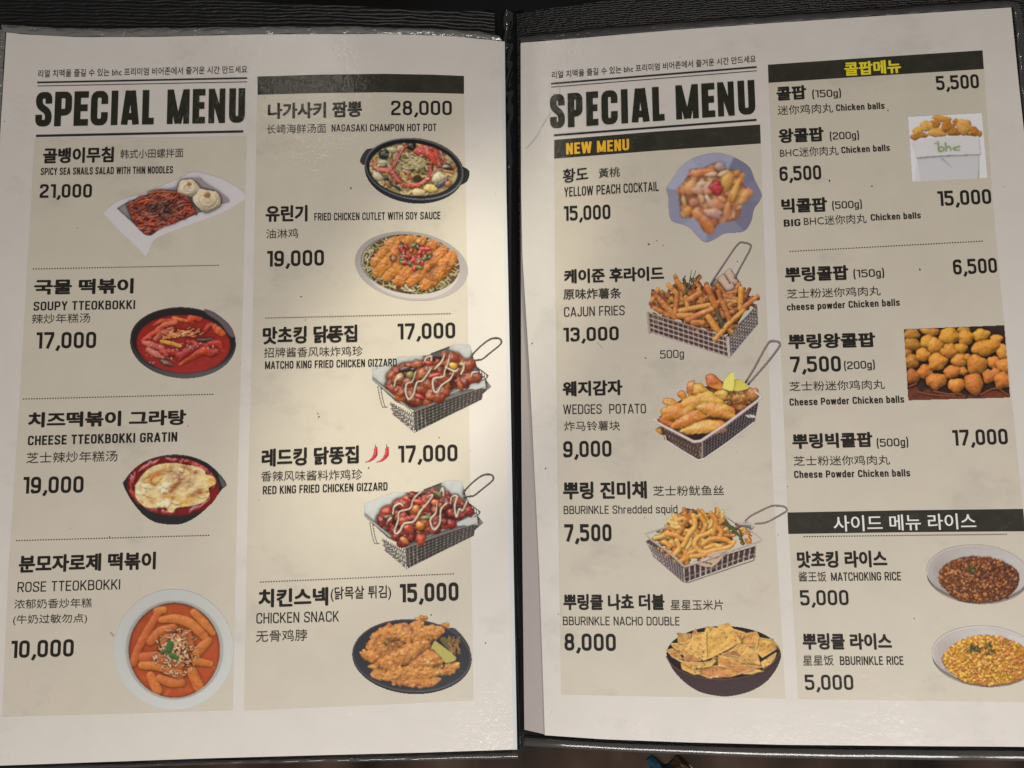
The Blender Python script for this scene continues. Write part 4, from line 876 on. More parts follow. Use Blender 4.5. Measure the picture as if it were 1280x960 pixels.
for x, y, rx, ry, a, c in ((450, 262, 120, 26, -24, (178, 104, 44)), (650, 270, 50, 26, 20, (160, 84, 52)), (620, 410, 74, 24, -34, (164, 94, 46)), (820, 240, 46, 20, 10, (178, 110, 58)), (720, 190, 36, 14, 0, (166, 96, 46)), (1000, 320, 36, 34, 0, (208, 156, 44)), (830, 470, 60, 18, -14, (156, 80, 46)), (740, 540, 80, 22, -8, (200, 150, 50)), (580, 490, 64, 20, 10, (198, 146, 56)), (410, 360, 36, 18, 30, (180, 112, 50)), (390, 530, 36, 18, 40, (196, 138, 58)), (720, 330, 110, 44, 20, (186, 150, 110)), (640, 360, 40, 16, -40, (150, 84, 46)), (880, 440, 40, 14, 0, (160, 90, 50)), (520, 620, 40, 14, 0, (196, 140, 50))):
    s.stain(x, y, rx * 1.25, ry * 1.3, a, c, 1.0, 3)
for k in range(60):
    x, y = s.pick(s.clip); s.stain(x, y, rnd(s, 5, 10), rnd(s, 4, 7), 0, s.rs.choice([(110, 96, 52), (150, 78, 44), (130, 116, 60)]), .7, 3)
s.clip = None
s.build('L', 'black pan of rice cakes under browned melted cheese', {1: 'dish_picture', 2: 'red_sauce', 3: 'melted_cheese'}, 1.3)

# --- rose rice cakes in a white bowl, seen from above
s = Pic(130, 730, 6, 170, 160, 35)
s.disc(523, 495, 452, 456, 0, (186, 187, 183), 24, 2)
s.disc(523, 490, 448, 452, 0, (190, 192, 188), 0, 26, var=.015, over=True)
s.disc(526, 492, 366, 372, 0, (166, 162, 154), -8, 30, var=.02, over=True)
s.lay = 2; s.clip = s.oval(528, 498, 342, 356)
s.disc(528, 498, 342, 356, 0, (172, 76, 40), -14, 6, var=.08, over=True)
for pts, r in (([(405, 220), (330, 350), (260, 480), (222, 590)], (28, 34, 32, 34)), ([(400, 200), (450, 195)], (32, 26)), ([(680, 215), (760, 300), (820, 370)], (32, 34, 22)), ([(430, 270), (540, 262), (650, 300), (750, 390)], (26, 36, 40, 34)), ([(350, 430), (420, 360), (520, 330)], (36, 38, 34)), ([(700, 510), (780, 430)], (40, 34)), ([(290, 550), (400, 540)], (38, 34)), ([(290, 610), (420, 620), (560, 680)], (34, 38, 44)), ([(690, 580), (800, 600)], (34, 24)), ([(660, 660), (710, 770)], (40, 42)), ([(350, 690), (400, 800)], (34, 40)), ([(420, 710), (500, 740), (580, 740)], (32, 38, 34)), ([(620, 380), (650, 470)], (40, 34)), ([(480, 430), (600, 420)], (60, 50)), ([(430, 560), (560, 600)], (50, 46))):
    s.tube(pts, r, s.rs.choice([(190, 104, 48), (196, 114, 52), (184, 94, 48)]), z=-6, sm=6, h=.42, gloss=.12, var=.1, bumpy=.15)
s.mottle(2, 60, [(206, 128, 64), (160, 66, 38), (150, 62, 42), (198, 112, 52)], 14, 40, .45, 2.2)
s.stain(540, 430, 120, 60, 10, (128, 60, 40), .5, 2); s.stain(560, 690, 90, 40, 0, (140, 62, 40), .4, 2)
s.lay = 3
for k in range(210):
    a = rnd(s, 0, 6.28); R = rnd(s, .1, 1) * 175; x, y = 540 + R * math.cos(a), 505 + R * math.sin(a) * 1.1; b = rnd(s, 0, 3.1); l = rnd(s, 5, 15)
    s.tube([(x - l * math.cos(b), y - l * math.sin(b)), (x + l * math.cos(b), y + l * math.sin(b))], rnd(s, 3, 5.5), s.rs.choice([(216, 172, 126), (204, 146, 98), (224, 192, 154)]), z=30 + rnd(s, 0, 8))
s.lay = 4
for x, y, rx, ry, a in ((492, 470, 28, 50, 12), (452, 505, 30, 17, -30), (516, 540, 36, 22, 24), (546, 552, 20, 17, 0)): s.ell(x, y, rx, ry, a, (66, 104, 52), 52, 14, wob=.1)
s.build('L', 'round white bowl of orange rose rice cakes with a green leaf', {1: 'dish_picture', 2: 'rose_rice_cakes', 3: 'grated_cheese', 4: 'herb_leaf'}, 1.2)

# --- chicken snack on a black plate
s = Pic(430, 760, 7.53, 170, 122, 37)
s.disc(640, 460, 566, 352, 4, (40, 40, 46), 0, 20); s.disc(640, 450, 562, 344, 4, (66, 64, 72), 8, 24, gloss=.2); s.disc(640, 452, 545, 328, 4, (44, 44, 50), 2, 24, over=True)
s.poly([(960, 190), (1060, 200), (1180, 360), (1180, 480), (1120, 560), (1100, 400), (1000, 240)], (78, 74, 84), 6, sm=4)
s.lay = 2
s.clip = s.oval(640, 440, 620, 380, 4)
s.poly([(230, 420), (300, 290), (470, 220), (700, 220), (860, 250), (820, 360), (920, 480), (900, 600), (640, 680), (420, 640), (300, 560), (330, 480)], (176, 112, 54), 2, sm=4, var=.4, bumpy=.8, over=True)
for pts, r in (([(250, 370), (340, 270), (480, 240), (620, 240)], (40, 62, 70, 56)), ([(600, 230), (720, 120), (760, 100)], (46, 40, 28)), ([(560, 260), (700, 250), (850, 220), (960, 170)], (60, 62, 60, 26)), ([(160, 430), (260, 450), (360, 400)], (22, 56, 60)), ([(480, 480), (600, 430), (760, 340)], (60, 84, 50)), ([(340, 520), (420, 500), (480, 560)], (40, 60, 46)), ([(240, 550), (300, 560)], (18, 24)), ([(290, 625), (360, 640)], (40, 36)), ([(400, 650), (560, 620), (760, 610), (900, 600)], (34, 60, 58, 34)), ([(480, 680), (640, 700), (800, 700), (920, 665)], (30, 44, 44, 14)), ([(660, 520), (800, 470), (910, 460)], (50, 72, 50)), ([(980, 580), (1050, 550)], (44, 34)), ([(440, 180), (470, 150)], (26, 22)), ([(540, 170), (580, 160)], (34, 30)), ([(300, 250), (310, 240)], (24, 20))):
    s.tube(pts, [q * 1.22 for q in r], (190, 126, 60), z=8, sm=6, h=.5, wob=.34, bumpy=1.1, gloss=.12, var=.3)
for k in range(260):
    x, y = s.pick(s.id == 2); r = rnd(s, 9, 24); i, j = min(int(y * s.q), s.shape[0] - 1), min(int(x * s.q), s.shape[1] - 1)
    s.ell(x, y, r, r * rnd(s, .6, 1), rnd(s, 0, 180), s.rs.choice([(204, 142, 74), (190, 122, 60), (214, 160, 96), (172, 102, 54)]), s.H[i, j] - r * .45, r * .8, wob=.3, bumpy=.9, var=.25)
s.stain(480, 370, 60, 44, 0, (112, 58, 40), .6, 2); s.stain(345, 400, 44, 30, 0, (120, 66, 44), .5, 2)
s.mottle(2, 170, [(222, 170, 104), (120, 68, 42), (206, 142, 74), (150, 88, 50), (228, 184, 124)], 6, 20, .5, 1.8)
s.mottle(2, 24, [(110, 60, 44)], 14, 40, .5, 2.4)
s.lay = 3; s.clip = None
s.poly([(855, 305), (820, 375), (850, 400), (920, 470), (960, 520), (1060, 470)], (168, 158, 88), 60, -.05, .1, sm=3); s.poly([(900, 290), (950, 270), (1020, 360), (1010, 410), (930, 340)], (92, 88, 50), 44, sm=3)
for k in range(36):
    x, y = 1040 + rnd(s, -60, 50), 330 + rnd(s, -60, 90); a = rnd(s, .6, 2.4); l = rnd(s, 14, 36)
    s.tube([(x - l * math.cos(a), y - l * math.sin(a)), (x + l * math.cos(a), y + l * math.sin(a))], 6, s.rs.choice([(150, 96, 56), (120, 104, 66), (160, 120, 80), (104, 92, 56)]), z=rnd(s, 34, 50))
s.build('L', 'black oval plate of golden fried chicken pieces with a lemon wedge', {1: 'dish_picture', 2: 'fried_chicken', 3: 'lemon_wedge'}, 1.22)

# --- yellow peach cocktail in a frilled blue bowl
s = Pic(820, 180, 7.387, 150, 132, 41)
OUT = [(88, 410), (130, 350), (220, 220), (330, 135), (470, 90), (600, 82), (720, 120), (860, 205), (915, 330), (978, 460), (960, 530), (910, 600), (880, 720), (810, 810), (640, 830), (550, 880), (460, 912), (390, 870), (320, 790), (250, 750), (140, 710), (115, 600), (112, 500)]
s.poly(OUT, (130, 130, 150), 0, .0, .0, sm=6, var=.04)
cx, cy = 530, 490
for i, (a, b, c, d) in enumerate(((0, 3, (-.12, -.10), (152, 152, 172)), (3, 6, (.1, -.2), (144, 144, 166)), (6, 8, (.2, .1), (108, 107, 130)), (8, 10, (.2, .0), (114, 113, 134)), (10, 13, (.12, .2), (108, 106, 128)), (13, 16, (-.1, .2), (122, 120, 140)), (16, 19, (-.1, .15), (138, 138, 158)), (19, 22, (-.2, .0), (130, 129, 150)))):
    seg = [OUT[k % len(OUT)] for k in range(a, b + 1)]; q = smooth(seg, 6)
    s.poly([*map(tuple, q), (cx + (q[-1][0] - cx) * .62, cy + (q[-1][1] - cy) * .62), (cx + (q[0][0] - cx) * .62, cy + (q[0][1] - cy) * .62)], d, 3 + .2 * i, 0, 0, var=.08, over=True)
s.lay = 2
IN = [(180, 430), (240, 370), (300, 280), (320, 235), (430, 220), (570, 170), (640, 230), (800, 260), (810, 370), (880, 460), (800, 540), (770, 680), (680, 720), (580, 740), (500, 835), (430, 790), (360, 690), (240, 680), (220, 560), (210, 470)]
s.poly(IN, (150, 98, 72), -14, sm=6, var=.15, over=True)
reg = s.region(IN, 6)
for k in range(90):
    x, y = s.pick(reg); s.ell(x, y, rnd(s, 24, 60), rnd(s, 16, 36), rnd(s, 0, 180), s.rs.choice([(166, 98, 56), (178, 112, 72), (160, 108, 88), (182, 122, 62), (172, 92, 48), (176, 134, 116)]), -12, rnd(s, 8, 18), wob=.2, var=.12, gloss=.15)
for x, y, rx, ry, a, c in ((420, 265, 130, 34, -10, (176, 94, 44)), (320, 400, 50, 80, 20, (184, 116, 60)), (290, 620, 46, 50, 0, (164, 92, 46)), (470, 740, 56, 110, -30, (170, 92, 42)), (400, 660, 80, 44, 30, (174, 96, 48)), (660, 620, 40, 90, 8, (178, 110, 50)), (830, 480, 46, 90, 40, (178, 108, 46)), (650, 350, 56, 110, 22, (188, 140, 56)), (730, 430, 30, 120, 22, (196, 146, 58)), (700, 470, 26, 90, 26, (170, 112, 44)), (560, 560, 80, 60, 0, (180, 110, 80)), (350, 540, 46, 40, 0, (168, 108, 86))):
    s.ell(x, y, rx, ry, a, c, -4, min(rx, ry) * .5, gloss=.3, wob=.08, var=.12)
for x, y, rx, ry, a, c in ((420, 370, 60, 26, -16, (196, 160, 140)), (510, 280, 56, 22, -10, (198, 168, 152)), (620, 270, 56, 20, -26, (204, 172, 130)), (420, 500, 26, 52, -24, (192, 158, 142)), (490, 530, 26, 66, -26, (200, 172, 158)), (260, 530, 20, 60, -12, (186, 150, 110)), (470, 390, 70, 20, -48, (196, 154, 130)), (530, 640, 90, 44, 10, (176, 132, 126)), (390, 430, 60, 40, 0, (178, 130, 116)), (590, 210, 50, 40, 0, (168, 132, 128)), (480, 440, 40, 30, 0, (194, 104, 84)), (610, 510, 46, 26, 30, (196, 126, 92)), (720, 660, 14, 28, 0, (200, 160, 110))):
    s.ell(x, y, rx, ry, a, c, 16, min(rx, ry) * .5, gloss=.3, wob=.15, var=.08)
s.mottle(2, 90, [(204, 150, 84), (190, 128, 66), (212, 170, 108), (182, 128, 92), (206, 148, 62)], 14, 44, .6, 1.5)
s.stain(560, 640, 120, 60, 0, (164, 128, 126), .5, 2); s.stain(420, 420, 120, 60, 0, (176, 130, 116), .35, 2); s.stain(600, 200, 70, 40, 0, (150, 124, 130), .6, 2)
s.lay = 3
for x, y in ((560, 370), (545, 420), (585, 410), (530, 395), (570, 440), (560, 400)): s.ell(x, y, 34, 32, 0, (172, 44, 52), 44, 16, gloss=.3, bumpy=.5)
s.build('R', 'frilled blue bowl of peach slices with a red cherry', {1: 'dish_picture', 2: 'peach_slices', 3: 'cherry'}, 1.42, 9)

# --- cajun fries in a wire basket
s = Pic(790, 290, 5.645, 180, 172, 43)
s.wire([(560, 360), (640, 240), (745, 90), (790, 76), (835, 92), (830, 130), (760, 260), (730, 320)], 9, (88, 78, 74), z=0, sm=6)
s.lay = 1
s.poly([(135, 400), (245, 430), (300, 560), (130, 540)], (176, 144, 124), -20, sm=0); s.poly([(545, 370), (690, 250), (730, 300), (840, 480), (700, 500), (600, 470)], (190, 164, 146), -20)
for i, (x, y, l, a) in enumerate(((140, 420, 100, .2), (150, 490, 60, .2), (600, 345, 70, 1.0), (650, 300, 90, 1.0), (700, 265, 40, 1.0), (710, 360, 110, 1.0), (560, 390, 50, 1.0), (740, 330, 60, 1.0))):
    for k in range(max(int(l / 16), 2)):
        bx, by = x + 17 * k * math.cos(a), y + 17 * k * math.sin(a)
        s.tube([(bx, by), (bx + 11 * math.sin(a), by - 14 * math.cos(a))], 3, (70, 48, 44), z=-14, h=.1); s.tube([(bx, by), (bx + 9 * math.cos(a), by + 9 * math.sin(a))], 3, (84, 58, 50), z=-14, h=.1)
s.lay = 4
s.poly([(120, 570), (660, 740), (680, 885), (130, 705)], (142, 104, 90), -22, var=.4); s.poly([(660, 740), (880, 520), (885, 650), (690, 885)], (92, 70, 64), -22, var=.4)
s.lay = 2
s.poly([(135, 540), (155, 470), (290, 430), (350, 370), (480, 385), (530, 410), (640, 440), (780, 420), (860, 490), (800, 560), (690, 720), (560, 700), (400, 640), (260, 600)], (84, 44, 28), -12, sm=3, var=.4, over=True)
reg = s.region([(130, 530), (150, 460), (280, 420), (350, 340), (480, 370), (530, 400), (640, 430), (780, 400), (860, 480), (800, 560), (700, 700), (560, 700), (400, 640), (260, 600)], 3)
for k in range(150):
    x, y = s.pick(reg); a = rnd(s, 0, 3.14); l = rnd(s, 36, 84); r = (rnd(s, 13, 19), rnd(s, 9, 15)); c = s.rs.choice([(172, 108, 54), (178, 116, 58), (140, 74, 36), (122, 62, 36), (188, 128, 64)])
    s.tube([(x - l * math.cos(a), y - l * math.sin(a) * .8), (x + l * math.cos(a), y + l * math.sin(a) * .8)], r, c, z=rnd(s, -10, 26), gloss=.2, h=.8, bumpy=.4, var=.22)
for pts, c in (([(305, 590), (318, 430)], 0), ([(340, 555), (545, 515)], 1), ([(330, 590), (420, 590)], 1), ([(390, 620), (560, 545)], 0), ([(215, 500), (300, 600)], 0), ([(585, 760), (690, 640), (790, 550)], 1), ([(540, 600), (600, 690)], 1), ([(380, 460), (395, 540)], 1), ([(530, 390), (590, 520)], 0), ([(610, 420), (625, 480), (580, 530)], 0), ([(640, 500), (690, 620)], 0), ([(770, 400), (765, 540)], 1), ([(790, 530), (885, 455)], 0), ([(400, 480), (480, 430)], 0), ([(255, 375), (300, 420)], 1), ([(320, 350), (370, 410)], 0), ([(500, 640), (430, 640)], 0), ([(160, 540), (260, 590)], 0)):
    s.tube(pts, rnd(s, 15, 22), ((178, 108, 52), (200, 136, 60))[c], z=40, gloss=.25, h=.8, bumpy=.35, var=.16)
s.mottle(2, 170, [(206, 148, 84), (92, 48, 32), (214, 166, 104), (120, 62, 40), (188, 120, 60)], 6, 18, .55, 2)
s.lay = 3
for x0, y0, x1, y1 in ((370, 440, 440, 330), (400, 390, 420, 270), (420, 360, 450, 275), (425, 350, 478, 295), (380, 420, 370, 310), (600, 560, 640, 650), (590, 580, 650, 640), (610, 600, 640, 680), (360, 330, 380, 310)): s.tube([(x0, y0), (x1, y1)], (7, 4), (92, 88, 66), z=66)
s.poly([(145, 560), (180, 580), (215, 630), (160, 640)], (112, 96, 80), 30, sm=3)
s.lay = 4; MW = (166, 148, 142)
A, B, C, D = map(np.array, ([112, 570.], [680., 748], [685., 885], [120., 702]))
for i in range(17):
    t = i / 16; s.wire([tuple(A + (B - A) * t), tuple(D + (C - D) * t)], 3.6, MW, z=44)
for j in range(5):
    t = j / 4; s.wire([tuple(A + (D - A) * t), tuple(B + (C - B) * t)], 5 if j else 6.5, MW if j else (140, 116, 108), z=46)
A, B, C, D = map(np.array, ([680, 748.], [880., 515], [888., 650], [690., 885]))
for i in range(13):
    t = i / 12; s.wire([tuple(A + (B - A) * t), tuple(D + (C - D) * t)], 4.5, (108, 94, 90), z=44)
for j in range(7):
    t = j / 6; s.wire([tuple(A + (D - A) * t), tuple(B + (C - B) * t)], 4.5, (100, 88, 86), z=46)
for i in range(24):
    x = 125 + 23.5 * i; s.ell(x, 705 + (x - 125) * .31, 9, 7, 20, (96, 80, 76), 40, 5)
s.wire([(678, 748), (688, 885)], 10, (170, 150, 146), z=50); s.wire([(112, 570), (125, 710)], 10, (140, 124, 120), z=48)
s.build('R', 'wire basket of cajun fries with printed liner paper', {1: 'dish_picture', 2: 'fries', 3: 'herb_sprig', 4: 'wire_basket'}, 1.42)

# --- potato wedges in a wire basket
s = Pic(800, 420, 5.645, 180, 172, 45)
s.lay = 4
s.wire([(745, 330), (800, 240), (900, 60), (945, 38), (985, 50), (975, 90), (880, 210), (765, 340)], 10, (98, 86, 86), z=0, sm=6)
s.poly([(150, 600), (440, 740), (440, 865), (400, 880), (190, 745)], (150, 104, 62), -14, var=.4); s.poly([(430, 745), (835, 470), (810, 610), (440, 872)], (54, 42, 42), -14, var=.3)
s.lay = 2
s.poly([(125, 595), (200, 500), (330, 430), (420, 370), (560, 340), (760, 370), (850, 420), (700, 560), (590, 640), (430, 735), (370, 735)], (150, 84, 34), -6, sm=3, var=.4, over=True)
s.ell(150, 670, 40, 28, 30, (190, 128, 54), -4, 18)
for x, y, rx, ry, a, c in ((215, 470, 62, 30, 15, (194, 130, 50)), (300, 420, 44, 30, 50, (186, 116, 46)), (360, 370, 34, 62, 10, (180, 108, 50)), (420, 380, 60, 50, 20, (204, 152, 62)), (520, 320, 70, 44, 30, (180, 100, 46)), (250, 540, 120, 60, -12, (190, 118, 42)), (370, 470, 100, 54, -30, (200, 138, 50)), (480, 440, 110, 50, 18, (208, 160, 74)), (600, 410, 70, 46, 10, (206, 158, 76)), (180, 605, 70, 30, 25, (186, 96, 44)), (540, 520, 150, 56, 12, (200, 136, 58)), (340, 590, 130, 54, -20, (190, 118, 46)), (720, 430, 100, 60, -16, (172, 100, 52)), (790, 410, 50, 50, -40, (186, 130, 62)), (450, 650, 150, 54, -6, (206, 150, 66)), (560, 640, 50, 44, 10, (190, 120, 52)), (680, 490, 80, 30, 20, (130, 60, 42))):
    s.ell(x, y, rx, ry, a, c, 10 + .04 * y, min(rx, ry) * .7, wob=.16, bumpy=.4, gloss=.3, var=.22)
s.poly([(490, 280), (580, 330), (570, 380), (480, 350)], (186, 108, 52), 46, .1, .2, sm=3)
for k in range(50): s.ell(rnd(s, 600, 780), rnd(s, 400, 480), rnd(s, 4, 12), rnd(s, 3, 7), rnd(s, 0, 180), s.rs.choice([(120, 70, 40), (96, 62, 36), (200, 150, 90)]), 78, 3)
s.mottle(2, 110, [(222, 178, 90), (170, 96, 40), (214, 160, 70), (186, 118, 50), (228, 192, 116)], 8, 26, .55, 1.8)
s.lay = 3; s.poly([(580, 370), (600, 300), (655, 250), (668, 310), (655, 390)], (206, 194, 100), 90, .3, .1, sm=3); s.poly([(670, 310), (700, 305), (765, 350), (760, 375), (665, 390)], (196, 180, 84), 88, -.1, .1, sm=3)
s.lay = 4; MW = (190, 176, 170)
s.poly([(320, 705), (590, 635), (580, 660), (440, 730), (380, 745)], (40, 24, 20), 62)
A, B, C, D = map(np.array, ([150, 620.], [440., 745], [430., 870], [195., 745]))
for i in range(13):
    t = i / 12; s.wire([tuple(A + (B - A) * t), tuple(D + (C - D) * (t - .08))], 3.6, (70, 54, 50), z=60); s.wire([tuple(A + (B - A) * t), tuple(D + (C - D) * min(t + .16, 1))], 3.6, (90, 70, 64), z=60)
A, B, C, D = map(np.array, ([440, 745.], [835., 470], [808., 610], [440., 870]))
for i in range(19):
    t = i / 18; s.wire([tuple(A + (B - A) * t), tuple(D + (C - D) * t)], 3, (92, 80, 82), z=60)
for j in range(6): s.wire([tuple(A + (D - A) * j / 6), tuple(B + (C - B) * j / 6)], 3, (84, 72, 74), z=60)
s.wire([(440, 740), (440, 870)], 6, (150, 136, 134), z=64)
for i in range(5): s.wire([(750 + 12 * i, 560), (765 + 12 * i, 575)], 4, (190, 184, 180), z=66)
s.wire([(190, 745), (300, 815), (410, 880), (450, 872), (600, 770), (808, 612)], 8, MW, z=66)
s.wire([(130, 575), (100, 590), (120, 612), (380, 748), (430, 742), (600, 630), (855, 440), (850, 420), (820, 400)], 10, MW, z=70)
s.build('R', 'wire basket of potato wedges with lemon pieces', {1: 'wire_basket_base', 2: 'dish_picture', 3: 'lemon_wedge', 4: 'wire_basket'}, 1.42)

# --- shredded squid in a wire basket
s = Pic(790, 620, 6.095, 210, 120, 47)
s.wire([(865, 190), (910, 150), (1050, 82), (1110, 76), (1165, 85), (1180, 110), (1150, 135), (1040, 195), (990, 208), (940, 212)], 9, (108, 97, 95), z=0, sm=5)
s.poly([(360, 130), (420, 92), (500, 110), (560, 140), (300, 210)], (206, 190, 176), -20); s.poly([(780, 205), (890, 200), (940, 240), (900, 270), (800, 240)], (214, 206, 200), -20)
for x in range(8): s.tube([(785 + 16 * x, 215 + x), (790 + 16 * x, 235)], 3.5, (80, 60, 54), z=-10, h=.1)
for pts in ([(370, 130), (400, 138), (435, 150)], [(420, 95), (450, 105), (470, 100)], [(330, 165), (355, 160)], [(450, 120), (490, 130)]): s.tube(pts, 4, (96, 60, 48), z=-10, h=.1)
s.poly([(120, 370), (400, 525), (400, 660), (150, 430)], (150, 130, 122), -24, var=.3); s.poly([(385, 545), (940, 380), (935, 470), (400, 660)], (140, 96, 84), -24, var=.25)
s.poly([(95, 350), (130, 330), (260, 420), (400, 520), (240, 440)], (180, 146, 118), -8)
s.lay = 2
s.poly([(180, 335), (270, 250), (350, 180), (480, 140), (640, 130), (715, 205), (750, 290), (775, 355), (700, 400), (560, 430), (470, 460), (385, 500), (290, 415)], (150, 84, 26), -12, sm=3, var=.35, over=True)
reg = s.region([(170, 330), (260, 240), (340, 170), (480, 130), (640, 120), (720, 200), (760, 290), (790, 360), (700, 410), (560, 440), (470, 470), (380, 515), (280, 420)], 3)
for k in range(130):
    x, y = s.pick(reg); a = rnd(s, -1.6, 1.6); l = rnd(s, 24, 60); b = rnd(s, -1.3, 1.3)
    s.tube([(x - l * math.cos(a), y - l * math.sin(a)), (x, y), (x + l * math.cos(a + b), y + l * math.sin(a + b))], rnd(s, 11, 19), s.rs.choice([(208, 146, 56), (218, 166, 80), (194, 124, 46), (224, 182, 100), (186, 108, 40)]), z=rnd(s, -6, 30), sm=5, gloss=.25, h=.85, var=.12, bumpy=.2)
for pts in ([(590, 280), (500, 320), (480, 380), (540, 430), (640, 410), (740, 390), (780, 350)], [(540, 370), (600, 330), (700, 330), (760, 360)], [(500, 410), (430, 440), (420, 470)], [(600, 130), (640, 200), (620, 290)], [(470, 150), (480, 230), (430, 300), (390, 380)], [(640, 230), (680, 270), (670, 320)], [(560, 400), (620, 380), (680, 385)], [(340, 340), (360, 400), (320, 450)], [(260, 290), (330, 300), (400, 340)], [(410, 430), (400, 480), (370, 500)], [(520, 150), (560, 220), (540, 280)], [(450, 460), (560, 450), (620, 430)]):
    s.tube(pts, 19, s.rs.choice([(214, 148, 58), (222, 166, 78), (206, 138, 52)]), z=36, sm=6, gloss=.3, h=.85, var=.1, bumpy=.15)
for k in range(24): s.ell(860 + rnd(s, -45, 50), 310 + rnd(s, -60, 55), rnd(s, 12, 24), rnd(s, 9, 15), rnd(s, 0, 180), s.rs.choice([(206, 140, 48), (190, 112, 40), (220, 164, 72)]), 20, 12, bumpy=.4)
s.mottle(2, 150, [(228, 186, 104), (178, 100, 36), (216, 158, 64), (160, 88, 34), (234, 200, 130)], 6, 16, .5, 2)
s.lay = 3
for x0, y0, x1, y1 in ((700, 200, 800, 290), (720, 190, 840, 320), (770, 230, 860, 360), (740, 230, 850, 350), (810, 250, 830, 300)): s.tube([(x0, y0), (x1, y1)], (6, 10, 5), (84, 92, 52), z=66)
s.lay = 4; MW = (186, 174, 168)
A, B, C, D = map(np.array, ([395, 540.], [945., 375], [930., 470], [400., 660]))
for i in range(14):
    t = i / 13; s.wire([tuple(A + (B - A) * t), tuple(D + (C - D) * t)], 4.5, MW, z=50)
for i in range(26):
    t = i / 25; q = D + (C - D) * t; s.wire([(q[0], q[1] - 36), (q[0] + 14, q[1] - 4)], 3.4, (84, 72, 70), z=49)
s.wire([tuple(D + (A - D) * .3), tuple(C + (B - C) * .3)], 4, (130, 116, 112), z=51)
A2, D2 = np.array([110, 350.]), np.array([160, 450.])
for i in range(14):
    t = i / 13; s.wire([tuple(A2 + (A - A2) * t), tuple(D2 + (D - D2) * t)], 4, (150, 138, 136), z=48)
for j in range(1, 5):
    t = j / 4; s.wire([tuple(A2 + (D2 - A2) * t), tuple(A + (D - A) * t)], 3.4, (104, 92, 94), z=47)
s.wire([(160, 455), (280, 560), (390, 655), (430, 660), (930, 490), (940, 400)], 6, (120, 106, 104), z=54)
s.poly([(455, 505), (560, 470), (620, 430), (750, 410), (690, 470), (610, 545), (520, 530)], (196, 168, 144), 60, 0, .05, sm=2)
for x, y in ((500, 490), (530, 498), (560, 505), (590, 512)): s.tube([(x, y), (x + 16, y + 5)], 6, (96, 72, 62), z=64, h=.1)
s.tube([(590, 465), (640, 470), (680, 440), (720, 425)], 4, (96, 66, 56), z=64, h=.1, sm=4)
s.wire([(260, 240), (100, 292), (140, 330), (280, 430), (400, 540), (440, 530), (700, 440), (985, 345), (980, 325), (880, 250)], 7, (176, 162, 156), z=62)
s.wire([(640, 125), (660, 120), (780, 205)], 5, (120, 108, 106), z=20)
s.build('R', 'wire basket of golden shredded squid with a green sprig', {1: 'dish_picture', 2: 'shredded_squid', 3: 'herb_sprig', 4: 'wire_basket'}, 1.15)

# --- nachos in a dark bowl
s = Pic(820, 770, 7.53, 172, 112, 49)
s.disc(636, 356, 538, 262, 0, (34, 27, 28), -30)
BW = [(98, 390), (150, 470), (260, 540), (430, 590), (640, 606), (850, 580), (1020, 510), (1130, 420), (1172, 340), (1176, 400), (1130, 510), (1030, 630), (880, 715), (700, 757), (560, 752), (400, 712), (260, 620), (160, 510)]
s.poly(BW, (58, 42, 44), 70, 0, .12, sm=4, var=.06)
s.tube([(100, 385), (150, 462), (260, 535), (430, 585), (640, 600), (850, 574), (1020, 505), (1125, 415), (1168, 340), (1140, 300)], 9, (82, 58, 56), z=74, sm=5)
s.lay = 2
CHIPS = (([(200, 160), (330, 175), (300, 250), (215, 260)], (150, 96, 46), 4), ([(355, 150), (370, 120), (392, 170), (340, 185)], (120, 60, 50), 5), ([(140, 262), (290, 262), (240, 330), (180, 310)], (190, 148, 76), 6), ([(95, 320), (185, 310), (240, 400), (160, 390)], (160, 106, 62), 8), ([(480, 100), (560, 115), (600, 200), (450, 190)], (200, 150, 50), 8), ([(710, 120), (840, 160), (780, 260), (740, 200)], (180, 124, 62), 9), ([(380, 165), (470, 155), (480, 400), (450, 415), (320, 350), (170, 370), (240, 290)], (196, 156, 84), 12), ([(780, 180), (945, 150), (965, 190), (950, 290), (800, 270)], (184, 132, 62), 12), ([(960, 205), (1080, 225), (1160, 290), (1000, 390), (940, 330)], (186, 138, 66), 14), ([(690, 68), (600, 90), (470, 200), (465, 415), (600, 350), (770, 260), (800, 250)], (194, 144, 70), 22), ([(780, 270), (930, 280), (980, 460), (840, 470), (600, 390), (700, 330)], (198, 152, 78), 18), ([(1130, 350), (1100, 430), (1010, 490), (990, 440)], (200, 156, 84), 18), ([(260, 350), (340, 360), (420, 420), (280, 440)], (124, 64, 58), 20), ([(620, 360), (760, 315), (870, 350), (780, 385)], (128, 70, 58), 26), ([(170, 390), (280, 440), (450, 440), (560, 420), (520, 470), (330, 490)], (190, 144, 74), 28), ([(240, 450), (350, 490), (420, 540), (360, 550), (250, 500)], (194, 148, 76), 30), ([(590, 370), (690, 410), (790, 460), (690, 490), (590, 470)], (184, 116, 60), 34), ([(400, 490), (600, 470), (850, 462), (1000, 480), (700, 570), (500, 580), (390, 545)], (150, 88, 54), 38), ([(820, 545), (900, 510), (1015, 515), (950, 540)], (190, 150, 84), 44))
def chip(pts, c, z):
    a, b = s.rs.uniform(-.22, .22), s.rs.uniform(-.1, .3); s.poly(pts, c, z, a, b, bumpy=.6, var=.2, wave=34); q = [*pts, pts[0]]
    for p0, p1 in zip(q[:-1], q[1:]): s.tube([p0, p1], 5, mixc(c, (236, 200, 136), .55), z=z + 3 + a * (p0[0] + p1[0] - 2 * np.mean(pts, 0)[0]) / 2 + b * (p0[1] + p1[1] - 2 * np.mean(pts, 0)[1]) / 2, h=.3, var=.12)
